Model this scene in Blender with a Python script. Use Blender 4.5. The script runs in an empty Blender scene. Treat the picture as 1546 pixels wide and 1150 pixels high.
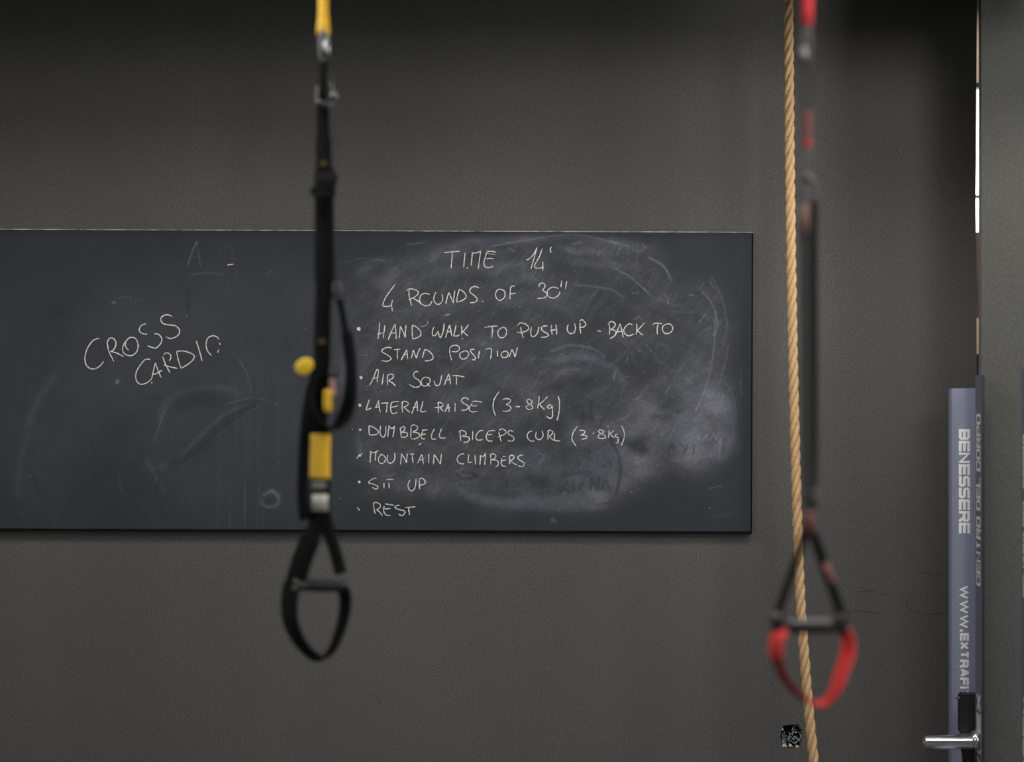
import bpy, bmesh, math, random
import numpy as np
from mathutils import Vector, noise as mnoise
from mathutils.geometry import tessellate_polygon

random.seed(7)
rng = np.random.default_rng(11)
scene = bpy.context.scene
COL = scene.collection
F = 2736.0            # focal length in pixels of the 1546 px wide frame
D = 6.0               # camera to wall
EYE = 1.5

# ------------------------------------------------------------------ camera
cd = bpy.data.cameras.new('camera')
cam = bpy.data.objects.new('camera', cd)
COL.objects.link(cam)
cam.location = (0, -D, EYE)
cam.rotation_euler = (math.pi / 2, 0, 0)
cd.sensor_width = 36
cd.lens = 36 * F / 1546
cd.dof.use_dof = True
cd.dof.focus_distance = D - 0.10
cd.dof.aperture_fstop = (cd.lens / 1000) / 0.064
cd.dof.aperture_blades = 9
scene.camera = cam

# ------------------------------------------------------------------ world + lamps
w = bpy.data.worlds.new('world'); scene.world = w; w.use_nodes = True
w.node_tree.nodes['Background'].inputs[0].default_value = (1.0, 0.93, 0.84, 1)
w.node_tree.nodes['Background'].inputs[1].default_value = 5.0

def area(name, loc, size, power, color=(1, 0.97, 0.92), rot=(0, 0, 0), spread=180):
    l = bpy.data.lights.new(name, 'AREA'); l.shape = 'RECTANGLE'
    l.size, l.size_y = size; l.energy = power; l.color = color
    l.spread = math.radians(spread)
    o = bpy.data.objects.new(name, l); COL.objects.link(o)
    o.location = loc; o.rotation_euler = rot
    return o
CEIL = 3.06
def bulb(loc, power, soft=0.15):
    l = bpy.data.lights.new('unseen_bulb', 'POINT'); l.energy = power; l.color = (1, 0.97, 0.925); l.shadow_soft_size = soft
    o = bpy.data.objects.new('unseen_bulb', l); COL.objects.link(o); o.location = loc
for bx_, by_, bp_ in ((-2.3, -1.35, 106), (-2.3, -2.4, 12), (-0.9, -1.8, 62), (1.0, -1.42, 76), (0.95, -2.4, 22), (1.3, -4.6, 65)):
    bulb((bx_, by_, 3.0), bp_, 0.15 if by_ > -2 else 0.3)
bulb((2.9, -1.5, 2.75), 85, 0.3)  # added out of view to brighten the column's top
bulb((2.0, -3.0, 2.9), 185, 0.45)  # added out of view to lift the right part of the wall
area('right_fill_light', (3.85, -2.5, 1.0), (1.5, 1.4), 52, (0.95, 0.98, 1), (0, math.pi/2, 0))  # added area fill for the column's lower part, no window behind it
area('left_fill_light', (-3.55, -6.5, 1.8), (2.0, 3.0), 85, (0.95, 0.98, 1), (0, -math.pi/2, 0))  # added soft fill from the left front, not a modelled window
area('corridor_fill', (1.9, 0.45, 2.9), (0.6, 0.2), 16)  # unseen light added so the cream strip shows in the slit

scene.view_settings.view_transform = 'Standard'
scene.view_settings.look = 'None'
scene.view_settings.gamma = 1
scene.view_settings.use_curve_mapping = False
scene.view_settings.exposure = -0.20

# ------------------------------------------------------------------ helpers
def P(x, y, d):
    """picture position (1546x1150) and distance -> point in the room"""
    return Vector(((x - 773) * d / F, d - D, EYE - (y - 575) * d / F))

def mesh(name, verts, faces, mat, parent=None, smooth=False):
    me = bpy.data.meshes.new(name)
    me.from_pydata([tuple(v) for v in verts], [], faces)
    me.update()
    if smooth:
        me.polygons.foreach_set('use_smooth', [True] * len(me.polygons))
    me.materials.append(mat)
    o = bpy.data.objects.new(name, me); COL.objects.link(o)
    if parent is not None:
        o.parent = parent
        o.matrix_parent_inverse = parent.matrix_basis.inverted()
    return o

def empty(name, loc, label, cat, group=None):
    o = bpy.data.objects.new(name, None); COL.objects.link(o)
    o.location = loc; o.empty_display_size = 0.05
    o['label'] = label; o['category'] = cat
    if group: o['group'] = group
    return o

def struct(o):
    o['kind'] = 'structure'; return o

class MB:
    def __init__(s): s.v = []; s.f = []
    def add(s, v, f):
        n = len(s.v); s.v += [tuple(q) for q in v]; s.f += [tuple(i + n for i in g) for g in f]
    def box(s, a, b):
        x0, y0, z0 = a; x1, y1, z1 = b
        s.add([(x0,y0,z0),(x1,y0,z0),(x1,y1,z0),(x0,y1,z0),(x0,y0,z1),(x1,y0,z1),(x1,y1,z1),(x0,y1,z1)],
              [(0,3,2,1),(4,5,6,7),(0,1,5,4),(1,2,6,5),(2,3,7,6),(3,0,4,7)])
    def tube(s, pts, r, n=10, cap=True):
        pts = [Vector(p) for p in pts]; m = len(pts)
        rs = r if hasattr(r, '__len__') else [r] * m
        up = None; rings = []
        for i, p in enumerate(pts):
            t = (pts[min(i+1, m-1)] - pts[max(i-1, 0)]).normalized()
            if up is None:
                up = Vector((0, 0, 1)) if abs(t.z) < 0.9 else Vector((1, 0, 0))
            a = (up - t * up.dot(t)).normalized(); b = t.cross(a); up = a
            rings.append([p + (a * math.cos(q) + b * math.sin(q)) * rs[i] for q in [2*math.pi*k/n for k in range(n)]])
        v = [q for rg in rings for q in rg]
        f = [(i*n+k, i*n+(k+1) % n, (i+1)*n+(k+1) % n, (i+1)*n+k) for i in range(m-1) for k in range(n)]
        if cap: f += [tuple(reversed(range(n))), tuple((m-1)*n+k for k in range(n))]
        s.add(v, f)
    def lathe(s, p0, axis, prof, n=28):
        """prof: (distance along axis, radius)"""
        axis = Vector(axis).normalized()
        a = axis.orthogonal().normalized(); b = axis.cross(a); p0 = Vector(p0)
        v = []; m = len(prof)
        for (t, r) in prof:
            v += [p0 + axis*t + (a*math.cos(2*math.pi*k/n) + b*math.sin(2*math.pi*k/n))*max(r, 1e-5) for k in range(n)]
        f = [(i*n+k, i*n+(k+1) % n, (i+1)*n+(k+1) % n, (i+1)*n+k) for i in range(m-1) for k in range(n)]
        f += [tuple(reversed(range(n))), tuple((m-1)*n+k for k in range(n))]
        s.add(v, f)
    def strap(s, pts, width, thick, wax):
        """flat webbing swept along pts; wax = width direction (one, or one per point)"""
        pts = [Vector(p) for p in pts]; m = len(pts)
        ws = width if hasattr(width, '__len__') else [width] * m
        wx = [Vector(q) for q in wax] if hasattr(wax[0], '__len__') else [Vector(wax)] * m
        v = []
        for i, p in enumerate(pts):
            t = (pts[min(i+1, m-1)] - pts[max(i-1, 0)]).normalized()
            a = (wx[i] - t * wx[i].dot(t)).normalized(); b = t.cross(a)
            h = ws[i] / 2; k = thick / 2; e = thick * 0.35
            for (u, q) in ((-h, -k+e), (-h+e, -k), (h-e, -k), (h, -k+e), (h, k-e), (h-e, k), (-h+e, k), (-h, k-e)):
                v.append(p + a*u + b*q)
        n = 8
        f = [(i*n+k, i*n+(k+1) % n, (i+1)*n+(k+1) % n, (i+1)*n+k) for i in range(m-1) for k in range(n)]
        f += [tuple(reversed(range(n))), tuple((m-1)*n+k for k in range(n))]
        s.add(v, f)
    def build(s, name, mat, parent=None, smooth=False):
        return mesh(name, s.v, s.f, mat, parent, smooth)

def cr(pts, n=6):
    """Catmull-Rom through any-dimension points"""
    p = [np.array(q, float) for q in pts]
    if len(p) < 3:
        return [tuple(p[0] + (p[1]-p[0])*t/n) for t in range(n+1)]
    p = [2*p[0]-p[1]] + p + [2*p[-1]-p[-2]]
    out = []
    for i in range(1, len(p)-2):
        for k in range(n):
            t = k / n
            out.append(tuple(0.5*((2*p[i]) + (-p[i-1]+p[i+1])*t + (2*p[i-1]-5*p[i]+4*p[i+1]-p[i+2])*t*t
                             + (-p[i-1]+3*p[i]-3*p[i+1]+p[i+2])*t**3)))
    out.append(tuple(p[-2]))
    return out

def pathP(pts, n=6):
    """[(px, py, d)] smooth -> room points"""
    return [P(*q) for q in cr(pts, n)]

# ------------------------------------------------------------------ materials
def mat(name, color, rough=0.6, metal=0.0, noise_scale=0, noise_amt=0.15, bump=0.0, bump_scale=None, spec=0.5, wave=None):
    m = bpy.data.materials.new(name); m.use_nodes = True
    nt = m.node_tree; b = nt.nodes['Principled BSDF']
    b.inputs['Roughness'].default_value = rough; b.inputs['Metallic'].default_value = metal
    b.inputs['Specular IOR Level'].default_value = spec
    b.inputs['Base Color'].default_value = (*color, 1)
    tc = nt.nodes.new('ShaderNodeTexCoord')
    if noise_scale:
        n = nt.nodes.new('ShaderNodeTexNoise'); n.inputs['Scale'].default_value = noise_scale
        n.inputs['Detail'].default_value = 5
        nt.links.new(tc.outputs['Object'], n.inputs['Vector'])
        r = nt.nodes.new('ShaderNodeMapRange')
        r.inputs['From Min'].default_value = 0.25; r.inputs['From Max'].default_value = 0.75
        r.inputs['To Min'].default_value = 1 - noise_amt; r.inputs['To Max'].default_value = 1 + noise_amt
        nt.links.new(n.outputs['Fac'], r.inputs['Value'])
        mx = nt.nodes.new('ShaderNodeVectorMath'); mx.operation = 'SCALE'
        mx.inputs[0].default_value = color
        nt.links.new(r.outputs['Result'], mx.inputs['Scale'])
        nt.links.new(mx.outputs['Vector'], b.inputs['Base Color'])
    if bump:
        if wave:
            n2 = nt.nodes.new('ShaderNodeTexWave'); n2.bands_direction = wave
            n2.inputs['Distortion'].default_value = 1.0
        else:
            n2 = nt.nodes.new('ShaderNodeTexNoise'); n2.inputs['Detail'].default_value = 6
        n2.inputs['Scale'].default_value = bump_scale or 200
        nt.links.new(tc.outputs['Object'], n2.inputs['Vector'])
        bp = nt.nodes.new('ShaderNodeBump'); bp.inputs['Strength'].default_value = bump
        bp.inputs['Distance'].default_value = 0.002
        nt.links.new(n2.outputs['Fac'], bp.inputs['Height'])
        nt.links.new(bp.outputs['Normal'], b.inputs['Normal'])
    return m

def wall_mat(name, c1, c2, amt_fine=0.32):
    m = bpy.data.materials.new(name); m.use_nodes = True
    nt = m.node_tree; N = nt.nodes; L = nt.links; b = N['Principled BSDF']
    b.inputs['Roughness'].default_value = 0.8; b.inputs['Specular IOR Level'].default_value = 0.25
    tc = N.new('ShaderNodeTexCoord')
    big = N.new('ShaderNodeTexNoise'); big.inputs['Scale'].default_value = 1.3; big.inputs['Detail'].default_value = 4
    st = N.new('ShaderNodeMapping'); st.inputs['Scale'].default_value = (1.6, 1, 0.5)
    L.new(tc.outputs['Object'], st.inputs['Vector']); L.new(st.outputs['Vector'], big.inputs['Vector'])
    mix = N.new('ShaderNodeMix'); mix.data_type = 'RGBA'
    mix.inputs[6].default_value = (*c1, 1); mix.inputs[7].default_value = (*c2, 1)
    rr = N.new('ShaderNodeMapRange'); rr.inputs['From Min'].default_value = 0.35; rr.inputs['From Max'].default_value = 0.65
    L.new(big.outputs['Fac'], rr.inputs['Value']); L.new(rr.outputs['Result'], mix.inputs[0])
    fine = N.new('ShaderNodeTexNoise'); fine.inputs['Scale'].default_value = 150; fine.inputs['Detail'].default_value = 3
    fine.inputs['Roughness'].default_value = 0.75
    L.new(tc.outputs['Object'], fine.inputs['Vector'])
    fr = N.new('ShaderNodeMapRange'); fr.inputs['From Min'].default_value = 0.3; fr.inputs['From Max'].default_value = 0.7
    fr.inputs['To Min'].default_value = 1 - amt_fine; fr.inputs['To Max'].default_value = 1 + amt_fine
    L.new(fine.outputs['Fac'], fr.inputs['Value'])
    sc = N.new('ShaderNodeVectorMath'); sc.operation = 'SCALE'
    L.new(mix.outputs[2], sc.inputs[0]); L.new(fr.outputs['Result'], sc.inputs['Scale'])
    L.new(sc.outputs['Vector'], b.inputs['Base Color'])
    med = N.new('ShaderNodeTexNoise'); med.inputs['Scale'].default_value = 9; med.inputs['Detail'].default_value = 6
    L.new(tc.outputs['Object'], med.inputs['Vector'])
    ad = N.new('ShaderNodeMath'); ad.operation = 'MULTIPLY_ADD'; ad.inputs[1].default_value = 0.12
    L.new(fine.outputs['Fac'], ad.inputs[0]); L.new(med.outputs['Fac'], ad.inputs[2])
    bp = N.new('ShaderNodeBump'); bp.inputs['Strength'].default_value = 0.6; bp.inputs['Distance'].default_value = 0.004
    L.new(ad.outputs[0], bp.inputs['Height']); L.new(bp.outputs['Normal'], b.inputs['Normal'])
    return m

M = {}
M['wall'] = wall_mat('grey_wall_paint', (0.092, 0.090, 0.083), (0.080, 0.079, 0.075))
M['column'] = wall_mat('grey_column_paint', (0.072, 0.073, 0.067), (0.068, 0.069, 0.064), 0.22)
M['floor'] = mat('rubber_floor', (0.05, 0.05, 0.052), 0.8, noise_scale=60, noise_amt=0.4, bump=0.3, bump_scale=150)
M['ceiling'] = mat('ceiling_paint', (0.10, 0.10, 0.10), 0.9, noise_scale=3, noise_amt=0.1)
M['side'] = mat('side_wall_paint', (0.20, 0.20, 0.19), 0.85, noise_scale=3, noise_amt=0.08)
M['brown'] = mat('brown_panel', (0.10, 0.06, 0.045), 0.6, noise_scale=9, noise_amt=0.3)
M['cream'] = mat('cream_paint', (0.75, 0.6, 0.42), 0.6, noise_scale=10, noise_amt=0.1)
M['black'] = mat('black_lacquer', (0.006, 0.006, 0.007), 0.5, noise_scale=30, noise_amt=0.2)
M['boardedge'] = mat('black_board_edge', (0.004, 0.004, 0.005), 0.8, spec=0.08, noise_scale=40, noise_amt=0.4)
M['lit'] = mat('chalky_lit_edge', (0.27, 0.26, 0.24), 0.8, noise_scale=30, noise_amt=0.9, bump=0.2)
M['nylon'] = mat('black_webbing', (0.0075, 0.0075, 0.0085), 0.75, bump=0.8, bump_scale=260, wave='Z', noise_scale=120, noise_amt=0.3, spec=0.10)
M['nylongrey'] = mat('charcoal_webbing', (0.035, 0.036, 0.038), 0.7, bump=0.8, bump_scale=260, wave='Z', noise_scale=120, noise_amt=0.2)
M['yellow'] = mat('yellow_webbing', (0.95, 0.55, 0.012), 0.55, bump=0.5, bump_scale=260, wave='Z', noise_scale=80, noise_amt=0.15)
M['yellowp'] = mat('yellow_plastic', (0.95, 0.62, 0.03), 0.4, noise_scale=40, noise_amt=0.1)
M['red'] = mat('red_webbing', (0.72, 0.03, 0.03), 0.6, bump=0.5, bump_scale=260, wave='Z', noise_scale=80, noise_amt=0.15)
M['darkred'] = mat('dark_red_label', (0.14, 0.035, 0.035), 0.7, noise_scale=80, noise_amt=0.3)
M['brownlabel'] = mat('faded_brown_label', (0.16, 0.075, 0.06), 0.7, noise_scale=120, noise_amt=0.5)
M['rubber'] = mat('black_rubber', (0.012, 0.012, 0.013), 0.42, bump=0.4, bump_scale=90, noise_scale=60, noise_amt=0.2)
M['steel'] = mat('grey_steel', (0.20, 0.20, 0.195), 0.40, 1.0, noise_scale=60, noise_amt=0.15)
M['dullsteel'] = mat('dull_dark_steel', (0.10, 0.10, 0.10), 0.5, 1.0, noise_scale=60, noise_amt=0.2)
M['chrome'] = mat('polished_steel', (0.82, 0.80, 0.80), 0.16, 1.0, noise_scale=5, noise_amt=0.05)
M['label'] = mat('pale_sewn_label', (0.42, 0.40, 0.37), 0.7, noise_scale=150, noise_amt=0.5)
M['pink'] = mat('pinkish_cloth_tag', (0.45, 0.22, 0.21), 0.7, noise_scale=100, noise_amt=0.3)
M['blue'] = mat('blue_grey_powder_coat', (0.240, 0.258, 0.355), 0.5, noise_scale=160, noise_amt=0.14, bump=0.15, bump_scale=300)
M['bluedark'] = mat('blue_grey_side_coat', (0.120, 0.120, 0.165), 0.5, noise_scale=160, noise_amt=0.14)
M['white'] = mat('white_vinyl_lettering', (0.88, 0.88, 0.90), 0.5, noise_scale=100, noise_amt=0.05)
M['paleletter'] = mat('pale_vinyl_lettering', (0.60, 0.66, 0.62), 0.5, noise_scale=100, noise_amt=0.08)
M['boxblue'] = mat('blue_plastic_box', (0.035, 0.12, 0.17), 0.5, noise_scale=60, noise_amt=0.3)
M['hole'] = mat('dark_cavity_plaster', (0.02, 0.02, 0.02), 0.95, noise_scale=60, noise_amt=0.4)
M['wire'] = mat('grey_wire_sheath', (0.42, 0.42, 0.38), 0.4, noise_scale=60, noise_amt=0.1)
M['plaster'] = mat('pale_broken_plaster', (0.62, 0.56, 0.46), 0.9, noise_scale=90, noise_amt=0.4, bump=0.5)
M['crack'] = mat('crack_shadow', (0.03, 0.03, 0.03), 0.95, noise_scale=30, noise_amt=0.3)
M['frame'] = mat('dark_window_frame', (0.03, 0.03, 0.03), 0.5, noise_scale=20)

def glass_mat():
    m = bpy.data.materials.new('window_glass'); m.use_nodes = True
    nt = m.node_tree; nt.nodes.clear()
    o = nt.nodes.new('ShaderNodeOutputMaterial'); mx = nt.nodes.new('ShaderNodeMixShader')
    t = nt.nodes.new('ShaderNodeBsdfTransparent'); g = nt.nodes.new('ShaderNodeBsdfGlossy')
    g.inputs['Roughness'].default_value = 0.02; mx.inputs[0].default_value = 0.06
    nt.links.new(t.outputs[0], mx.inputs[1]); nt.links.new(g.outputs[0], mx.inputs[2]); nt.links.new(mx.outputs[0], o.inputs[0])
    return m
M['glass'] = glass_mat()

def rope_mat():
    m = bpy.data.materials.new('manila_fibre'); m.use_nodes = True
    nt = m.node_tree; N = nt.nodes; L = nt.links; b = N['Principled BSDF']
    b.inputs['Roughness'].default_value = 0.7; b.inputs['Specular IOR Level'].default_value = 0.35
    uv = N.new('ShaderNodeUVMap')
    mp = N.new('ShaderNodeMapping'); mp.inputs['Scale'].default_value = (5, 1.0, 1); mp.inputs['Rotation'].default_value = (0, 0, -0.5)
    L.new(uv.outputs[0], mp.inputs[0])
    n = N.new('ShaderNodeTexNoise'); n.inputs['Scale'].default_value = 5; n.inputs['Detail'].default_value = 6
    L.new(mp.outputs[0], n.inputs['Vector'])
    cr_ = N.new('ShaderNodeValToRGB')
    e = cr_.color_ramp.elements
    e[0].position = 0.2; e[0].color = (0.34, 0.185, 0.07, 1)
    e[1].position = 0.85; e[1].color = (0.80, 0.57, 0.335, 1)
    k = cr_.color_ramp.elements.new(0.5); k.color = (0.50, 0.32, 0.16, 1)
    L.new(n.outputs['Fac'], cr_.inputs[0]); L.new(cr_.outputs[0], b.inputs['Base Color'])
    bp = N.new('ShaderNodeBump'); bp.inputs['Strength'].default_value = 0.7; bp.inputs['Distance'].default_value = 0.0015
    L.new(n.outputs['Fac'], bp.inputs['Height']); L.new(bp.outputs['Normal'], b.inputs['Normal'])
    return m
M['rope'] = rope_mat()

def chalk_mat(name, lo, hi):
    m = bpy.data.materials.new(name); m.use_nodes = True
    nt = m.node_tree; N = nt.nodes; L = nt.links; b = N['Principled BSDF']
    b.inputs['Roughness'].default_value = 0.95; b.inputs['Specular IOR Level'].default_value = 0.1
    tc = N.new('ShaderNodeTexCoord'); n = N.new('ShaderNodeTexNoise')
    n.inputs['Scale'].default_value = 260; n.inputs['Detail'].default_value = 3
    L.new(tc.outputs['Object'], n.inputs['Vector'])
    c = N.new('ShaderNodeValToRGB'); e = c.color_ramp.elements
    e[0].position = 0.30; e[0].color = (*lo, 1); e[1].position = 0.56; e[1].color = (*hi, 1)
    L.new(n.outputs['Fac'], c.inputs[0]); L.new(c.outputs[0], b.inputs['Base Color'])
    return m
M['chalk'] = chalk_mat('white_chalk', (0.26, 0.26, 0.26), (0.74, 0.73, 0.70))
M['faintchalk'] = chalk_mat('half_wiped_chalk', (0.05, 0.055, 0.06), (0.40, 0.40, 0.40))

def slate_mat():
    m = bpy.data.materials.new('slate_with_chalk_dust'); m.use_nodes = True
    nt = m.node_tree; N = nt.nodes; L = nt.links; b = N['Principled BSDF']
    b.inputs['Roughness'].default_value = 0.75; b.inputs['Specular IOR Level'].default_value = 0.2
    at = N.new('ShaderNodeAttribute'); at.attribute_name = 'dust'
    tc = N.new('ShaderNodeTexCoord')
    n = N.new('ShaderNodeTexNoise'); n.inputs['Scale'].default_value = 210; n.inputs['Detail'].default_value = 4
    n.inputs['Roughness'].default_value = 0.7
    L.new(tc.outputs['Object'], n.inputs['Vector'])
    r = N.new('ShaderNodeMapRange'); r.inputs['From Min'].default_value = 0.3; r.inputs['From Max'].default_value = 0.7
    r.inputs['To Min'].default_value = 0.62; r.inputs['To Max'].default_value = 1.38
    L.new(n.outputs['Fac'], r.inputs['Value'])
    mu = N.new('ShaderNodeMath'); mu.operation = 'MULTIPLY'; mu.use_clamp = True
    L.new(at.outputs['Fac'], mu.inputs[0]); L.new(r.outputs['Result'], mu.inputs[1])
    # slightly varying dust hue
    n2 = N.new('ShaderNodeTexNoise'); n2.inputs['Scale'].default_value = 6; n2.inputs['Detail'].default_value = 6
    L.new(tc.outputs['Object'], n2.inputs['Vector'])
    hue = N.new('ShaderNodeMix'); hue.data_type = 'RGBA'
    hue.inputs[6].default_value = (0.47, 0.52, 0.64, 1); hue.inputs[7].default_value = (0.58, 0.55, 0.65, 1)
    hr = N.new('ShaderNodeMapRange'); hr.inputs['From Min'].default_value = 0.4; hr.inputs['From Max'].default_value = 0.6
    L.new(n2.outputs['Fac'], hr.inputs['Value']); L.new(hr.outputs['Result'], hue.inputs[0])
    mix = N.new('ShaderNodeMix'); mix.data_type = 'RGBA'
    mix.inputs[6].default_value = (0.0215, 0.0250, 0.0285, 1)
    L.new(mu.outputs[0], mix.inputs[0]); L.new(hue.outputs[2], mix.inputs[7])
    L.new(mix.outputs[2], b.inputs['Base Color'])
    return m
M['slate'] = slate_mat()

# ------------------------------------------------------------------ room shell
XL, XR, YF = -3.6, 3.9, -9.0
XE = (1474.2 - 773) / 456.0       # right end of the back wall, beside the column
HOLE_C = ((1194 - 773) / 456.0, EYE - (1110.5 - 575) / 456.0)
def wall_px(x, y): return ((x - 773) / 456.0, EYE - (y - 575) / 456.0)
hole = [wall_px(*q) for q in ((1180,1101),(1182,1096),(1188,1094),(1198,1093.5),(1206,1093),(1207,1099),(1212,1101),
                              (1211,1112),(1209,1121),(1208,1129),(1196,1129.5),(1181,1129),(1180,1121),(1178,1110))]
edge_prof = [(3.06, 0.6), (2.70, 0.6), (2.55, 0.2), (2.40, -0.2), (2.20, -0.9), (2.12, -1.3), (2.05, -1.2), (1.9, -0.3),
             (1.7, 0.2), (1.5, 0.3), (0.0, 0.3)]
outer = [(XL, 0.0), (XL, CEIL)] + [(XE + q / 456.0, z) for z, q in edge_prof]
def wall_back():
    pl = [[Vector((x, z, 0)) for x, z in outer], [Vector((x, z, 0)) for x, z in hole]]
    tris = tessellate_polygon(pl)
    flat = outer + hole
    v = [(x, 0.0, z) for x, z in flat] + [(x, 0.15, z) for x, z in flat]
    n = len(flat); no = len(outer)
    f = []
    for t in tris:
        a, b_, c = [flat[i] for i in t]
        cr2 = (b_[0]-a[0])*(c[1]-a[1]) - (b_[1]-a[1])*(c[0]-a[0])
        t = tuple(t) if cr2 > 0 else tuple(reversed(t))       # front faces -y
        f.append(t)
        f.append(tuple(i + n for i in reversed(t)))
    for i in range(no):
        j = (i+1) % no; f.append((i, j, j+n, i+n))
    for i in range(len(hole)):
        j = (i+1) % len(hole); f.append((no+i, no+j, no+j+n, no+i+n))
    o = mesh('wall_back', v, f, M['wall'])
    return struct(o)
wb = wall_back()
# a second stretch of the same wall, beyond the doorway behind the column
m = MB(); m.box((2.15, 0, 0), (XR, 0.15, CEIL)); struct(m.build('wall_back_right', M['wall']))
m = MB(); m.box((XL-0.1, YF, -0.1), (XR+0.1, 1.1, 0)); struct(m.build('floor', M['floor']))
m = MB(); m.box((XL-0.1, YF, CEIL), (XR+0.1, 1.1, CEIL+0.1)); struct(m.build('ceiling', M['ceiling']))
m = MB(); m.box((XL, -0.95, 2.63), (1.62, -0.65, CEIL)); struct(m.build('added_shade_beam', M['side']))   # unseen box added under the ceiling to shade the wall's top
m = MB(); m.box((XL-0.1, YF, 0), (XL, 1.1, CEIL)); struct(m.build('wall_left', M['side']))
m = MB(); m.box((XR, YF, 0), (XR+0.1, 1.1, CEIL)); struct(m.build('wall_right', M['side']))
m = MB(); m.box((XL-0.1, YF-0.1, -0.1), (XR+0.1, YF, CEIL+0.1)); struct(m.build('wall_front', M['side']))
# corridor wall behind, with its window
YC = 0.80
wx0, wx1, wz0, wz1 = 1.50, 2.10, 2.055, 2.62
m = MB()
m.box((XL, YC, 0), (wx0, YC+0.1, CEIL)); m.box((wx1, YC, 0), (XR, YC+0.1, CEIL))
m.box((wx0, YC, 0), (wx1, YC+0.1, wz0)); m.box((wx0, YC, wz1), (wx1, YC+0.1, CEIL))
struct(m.build('wall_corridor', M['brown']))
m = MB()
t = 0.018
m.box((wx0, YC+0.02, wz0), (wx0+t, YC+0.07, wz1)); m.box((wx1-t, YC+0.02, wz0), (wx1, YC+0.07, wz1))
m.box((wx0+t, YC+0.02, wz0), (wx1-t, YC+0.07, wz0+0.006)); m.box((wx0+t, YC+0.02, wz1-t), (wx1-t, YC+0.07, wz1))
m.box((wx0+t, YC+0.02, 2.190), (wx1-t, YC+0.07, 2.200))
win = struct(m.build('window_1', M['frame']))
m = MB(); m.box((wx0+t, YC+0.04, wz0+0.006), (wx1-t, YC+0.044, 2.190)); m.build('pane', M['glass'], win)
m = MB(); m.box((wx0+t, YC+0.04, 2.200), (wx1-t, YC+0.044, wz1-t)); m.build('pane', M['glass'], win)
m = MB(); m.box((1.45, YC-0.025, 1.60), (2.15, YC, 1.735)); struct(m.build('trim_1', M['cream']))
m = MB(); m.box((1.45, YC-0.03, 0), (2.15, YC, 1.60)); struct(m.build('trim_2', M['black']))

# square column at the right, turned a little, so that a slit stays open between it and the wall
CA = math.radians(20); cdist = 5.64
c0 = Vector(((1477.3 - 773) / F * cdist, cdist - D)); e1 = Vector((math.cos(CA), -math.sin(CA))); e2 = Vector((math.sin(CA), math.cos(CA)))
bm = bmesh.new(); bmesh.ops.create_cube(bm, size=1)
for vv in bm.verts:
    q = c0 + e1*(vv.co.x+0.5)*0.45 + e2*(vv.co.y+0.5)*0.42
    vv.co = Vector((q.x, q.y, (vv.co.z+0.5)*CEIL))
bmesh.ops.bevel(bm, geom=[e for e in bm.edges if abs(e.verts[0].co.z-e.verts[1].co.z) > 1], offset=0.008, segments=4, affect='EDGES')
me = bpy.data.meshes.new('column'); bm.to_mesh(me); bm.free(); me.materials.append(M['column'])
colo = bpy.data.objects.new('column', me); COL.objects.link(colo); struct(colo)

# hairline cracks in the wall plaster
def ribbon2d(mb, pts, w, y, taper=True, jit=0.0):
    """thin flat ribbon in the plane y, pts (x,z), w width"""
    pts = [np.array(p) for p in pts]; m_ = len(pts); v = []
    for i, p in enumerate(pts):
        t_ = pts[min(i+1, m_-1)] - pts[max(i-1, 0)]; t_ = t_ / (np.linalg.norm(t_) + 1e-9)
        nn = np.array((-t_[1], t_[0]))
        ww = w * 0.5 * (1 + jit * random.uniform(-1, 1))
        if taper and (i == 0 or i == m_-1): ww *= 0.45
        for s_ in (1, -1):
            q = p + nn*ww*s_; v.append((q[0], y, q[1]))
    f = [(2*i, 2*i+1, 2*i+3, 2*i+2) for i in range(m_-1)]
    mb.add(v, f)
cracks = [[(1296,893),(1312,892),(1330,895),(1348,903)], [(1302,885),(1310,893)], [(1368,916),(1385,924),(1402,927),(1430,926)],
          [(1270,925),(1300,922),(1330,927)], [(1368,916),(1372,900)], [(571,1056),(574,1066)], [(1151,1058),(1158,1054)],
          [(1389,862),(1405,866),(1430,868)], [(1352,222),(1356,232),(1363,242)], [(1412,252),(1414,262),(1420,275),(1425,300)]]
for c in cracks:
    m = MB(); ribbon2d(m, [wall_px(*q) for q in cr(c, 4)], 0.0016, -0.0006, True, 0.4)
    m.build('hairline_crack', M['crack'], wb)

# ------------------------------------------------------------------ junction box in the wall
jb = empty('junction_box', (HOLE_C[0], 0.045, HOLE_C[1]), 'small open electrical box with tangled wires low in the grey wall', 'junction box')
def W(x, y, depth=0.0):
    a = wall_px(x, y); return Vector((a[0], depth, a[1]))
m = MB()
a = W(1177.5, 1131); b_ = W(1212, 1092)
th = 0.002
m.box((a.x, 0.055, a.z), (b_.x, 0.057, b_.z))
m.box((a.x-th, 0.016, a.z), (a.x, 0.057, b_.z)); m.box((b_.x, 0.016, a.z), (b_.x+th, 0.057, b_.z))
m.box((a.x, 0.016, a.z-th), (b_.x, 0.057, a.z)); m.box((a.x, 0.016, b_.z), (b_.x, 0.057, b_.z+th))
m.build('box_shell', M['hole'], jb)
m = MB(); q0 = W(1181, 1123.5); q1 = W(1187.5, 1110)
m.box((q0.x, 0.004, q0.z), (q1.x, 0.05, q1.z)); m.box((q0.x-0.002, 0.001, q1.z-0.004), (q1.x+0.002, 0.01, q1.z)); m.build('conduit_sleeve', M['boxblue'], jb)
m = MB(); q0 = W(1199, 1118.5); q1 = W(1205, 1113)
m.box((q0.x, 0.02, q0.z), (q1.x, 0.05, q1.z)); m.build('terminal_block', M['boxblue'], jb)
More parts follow.
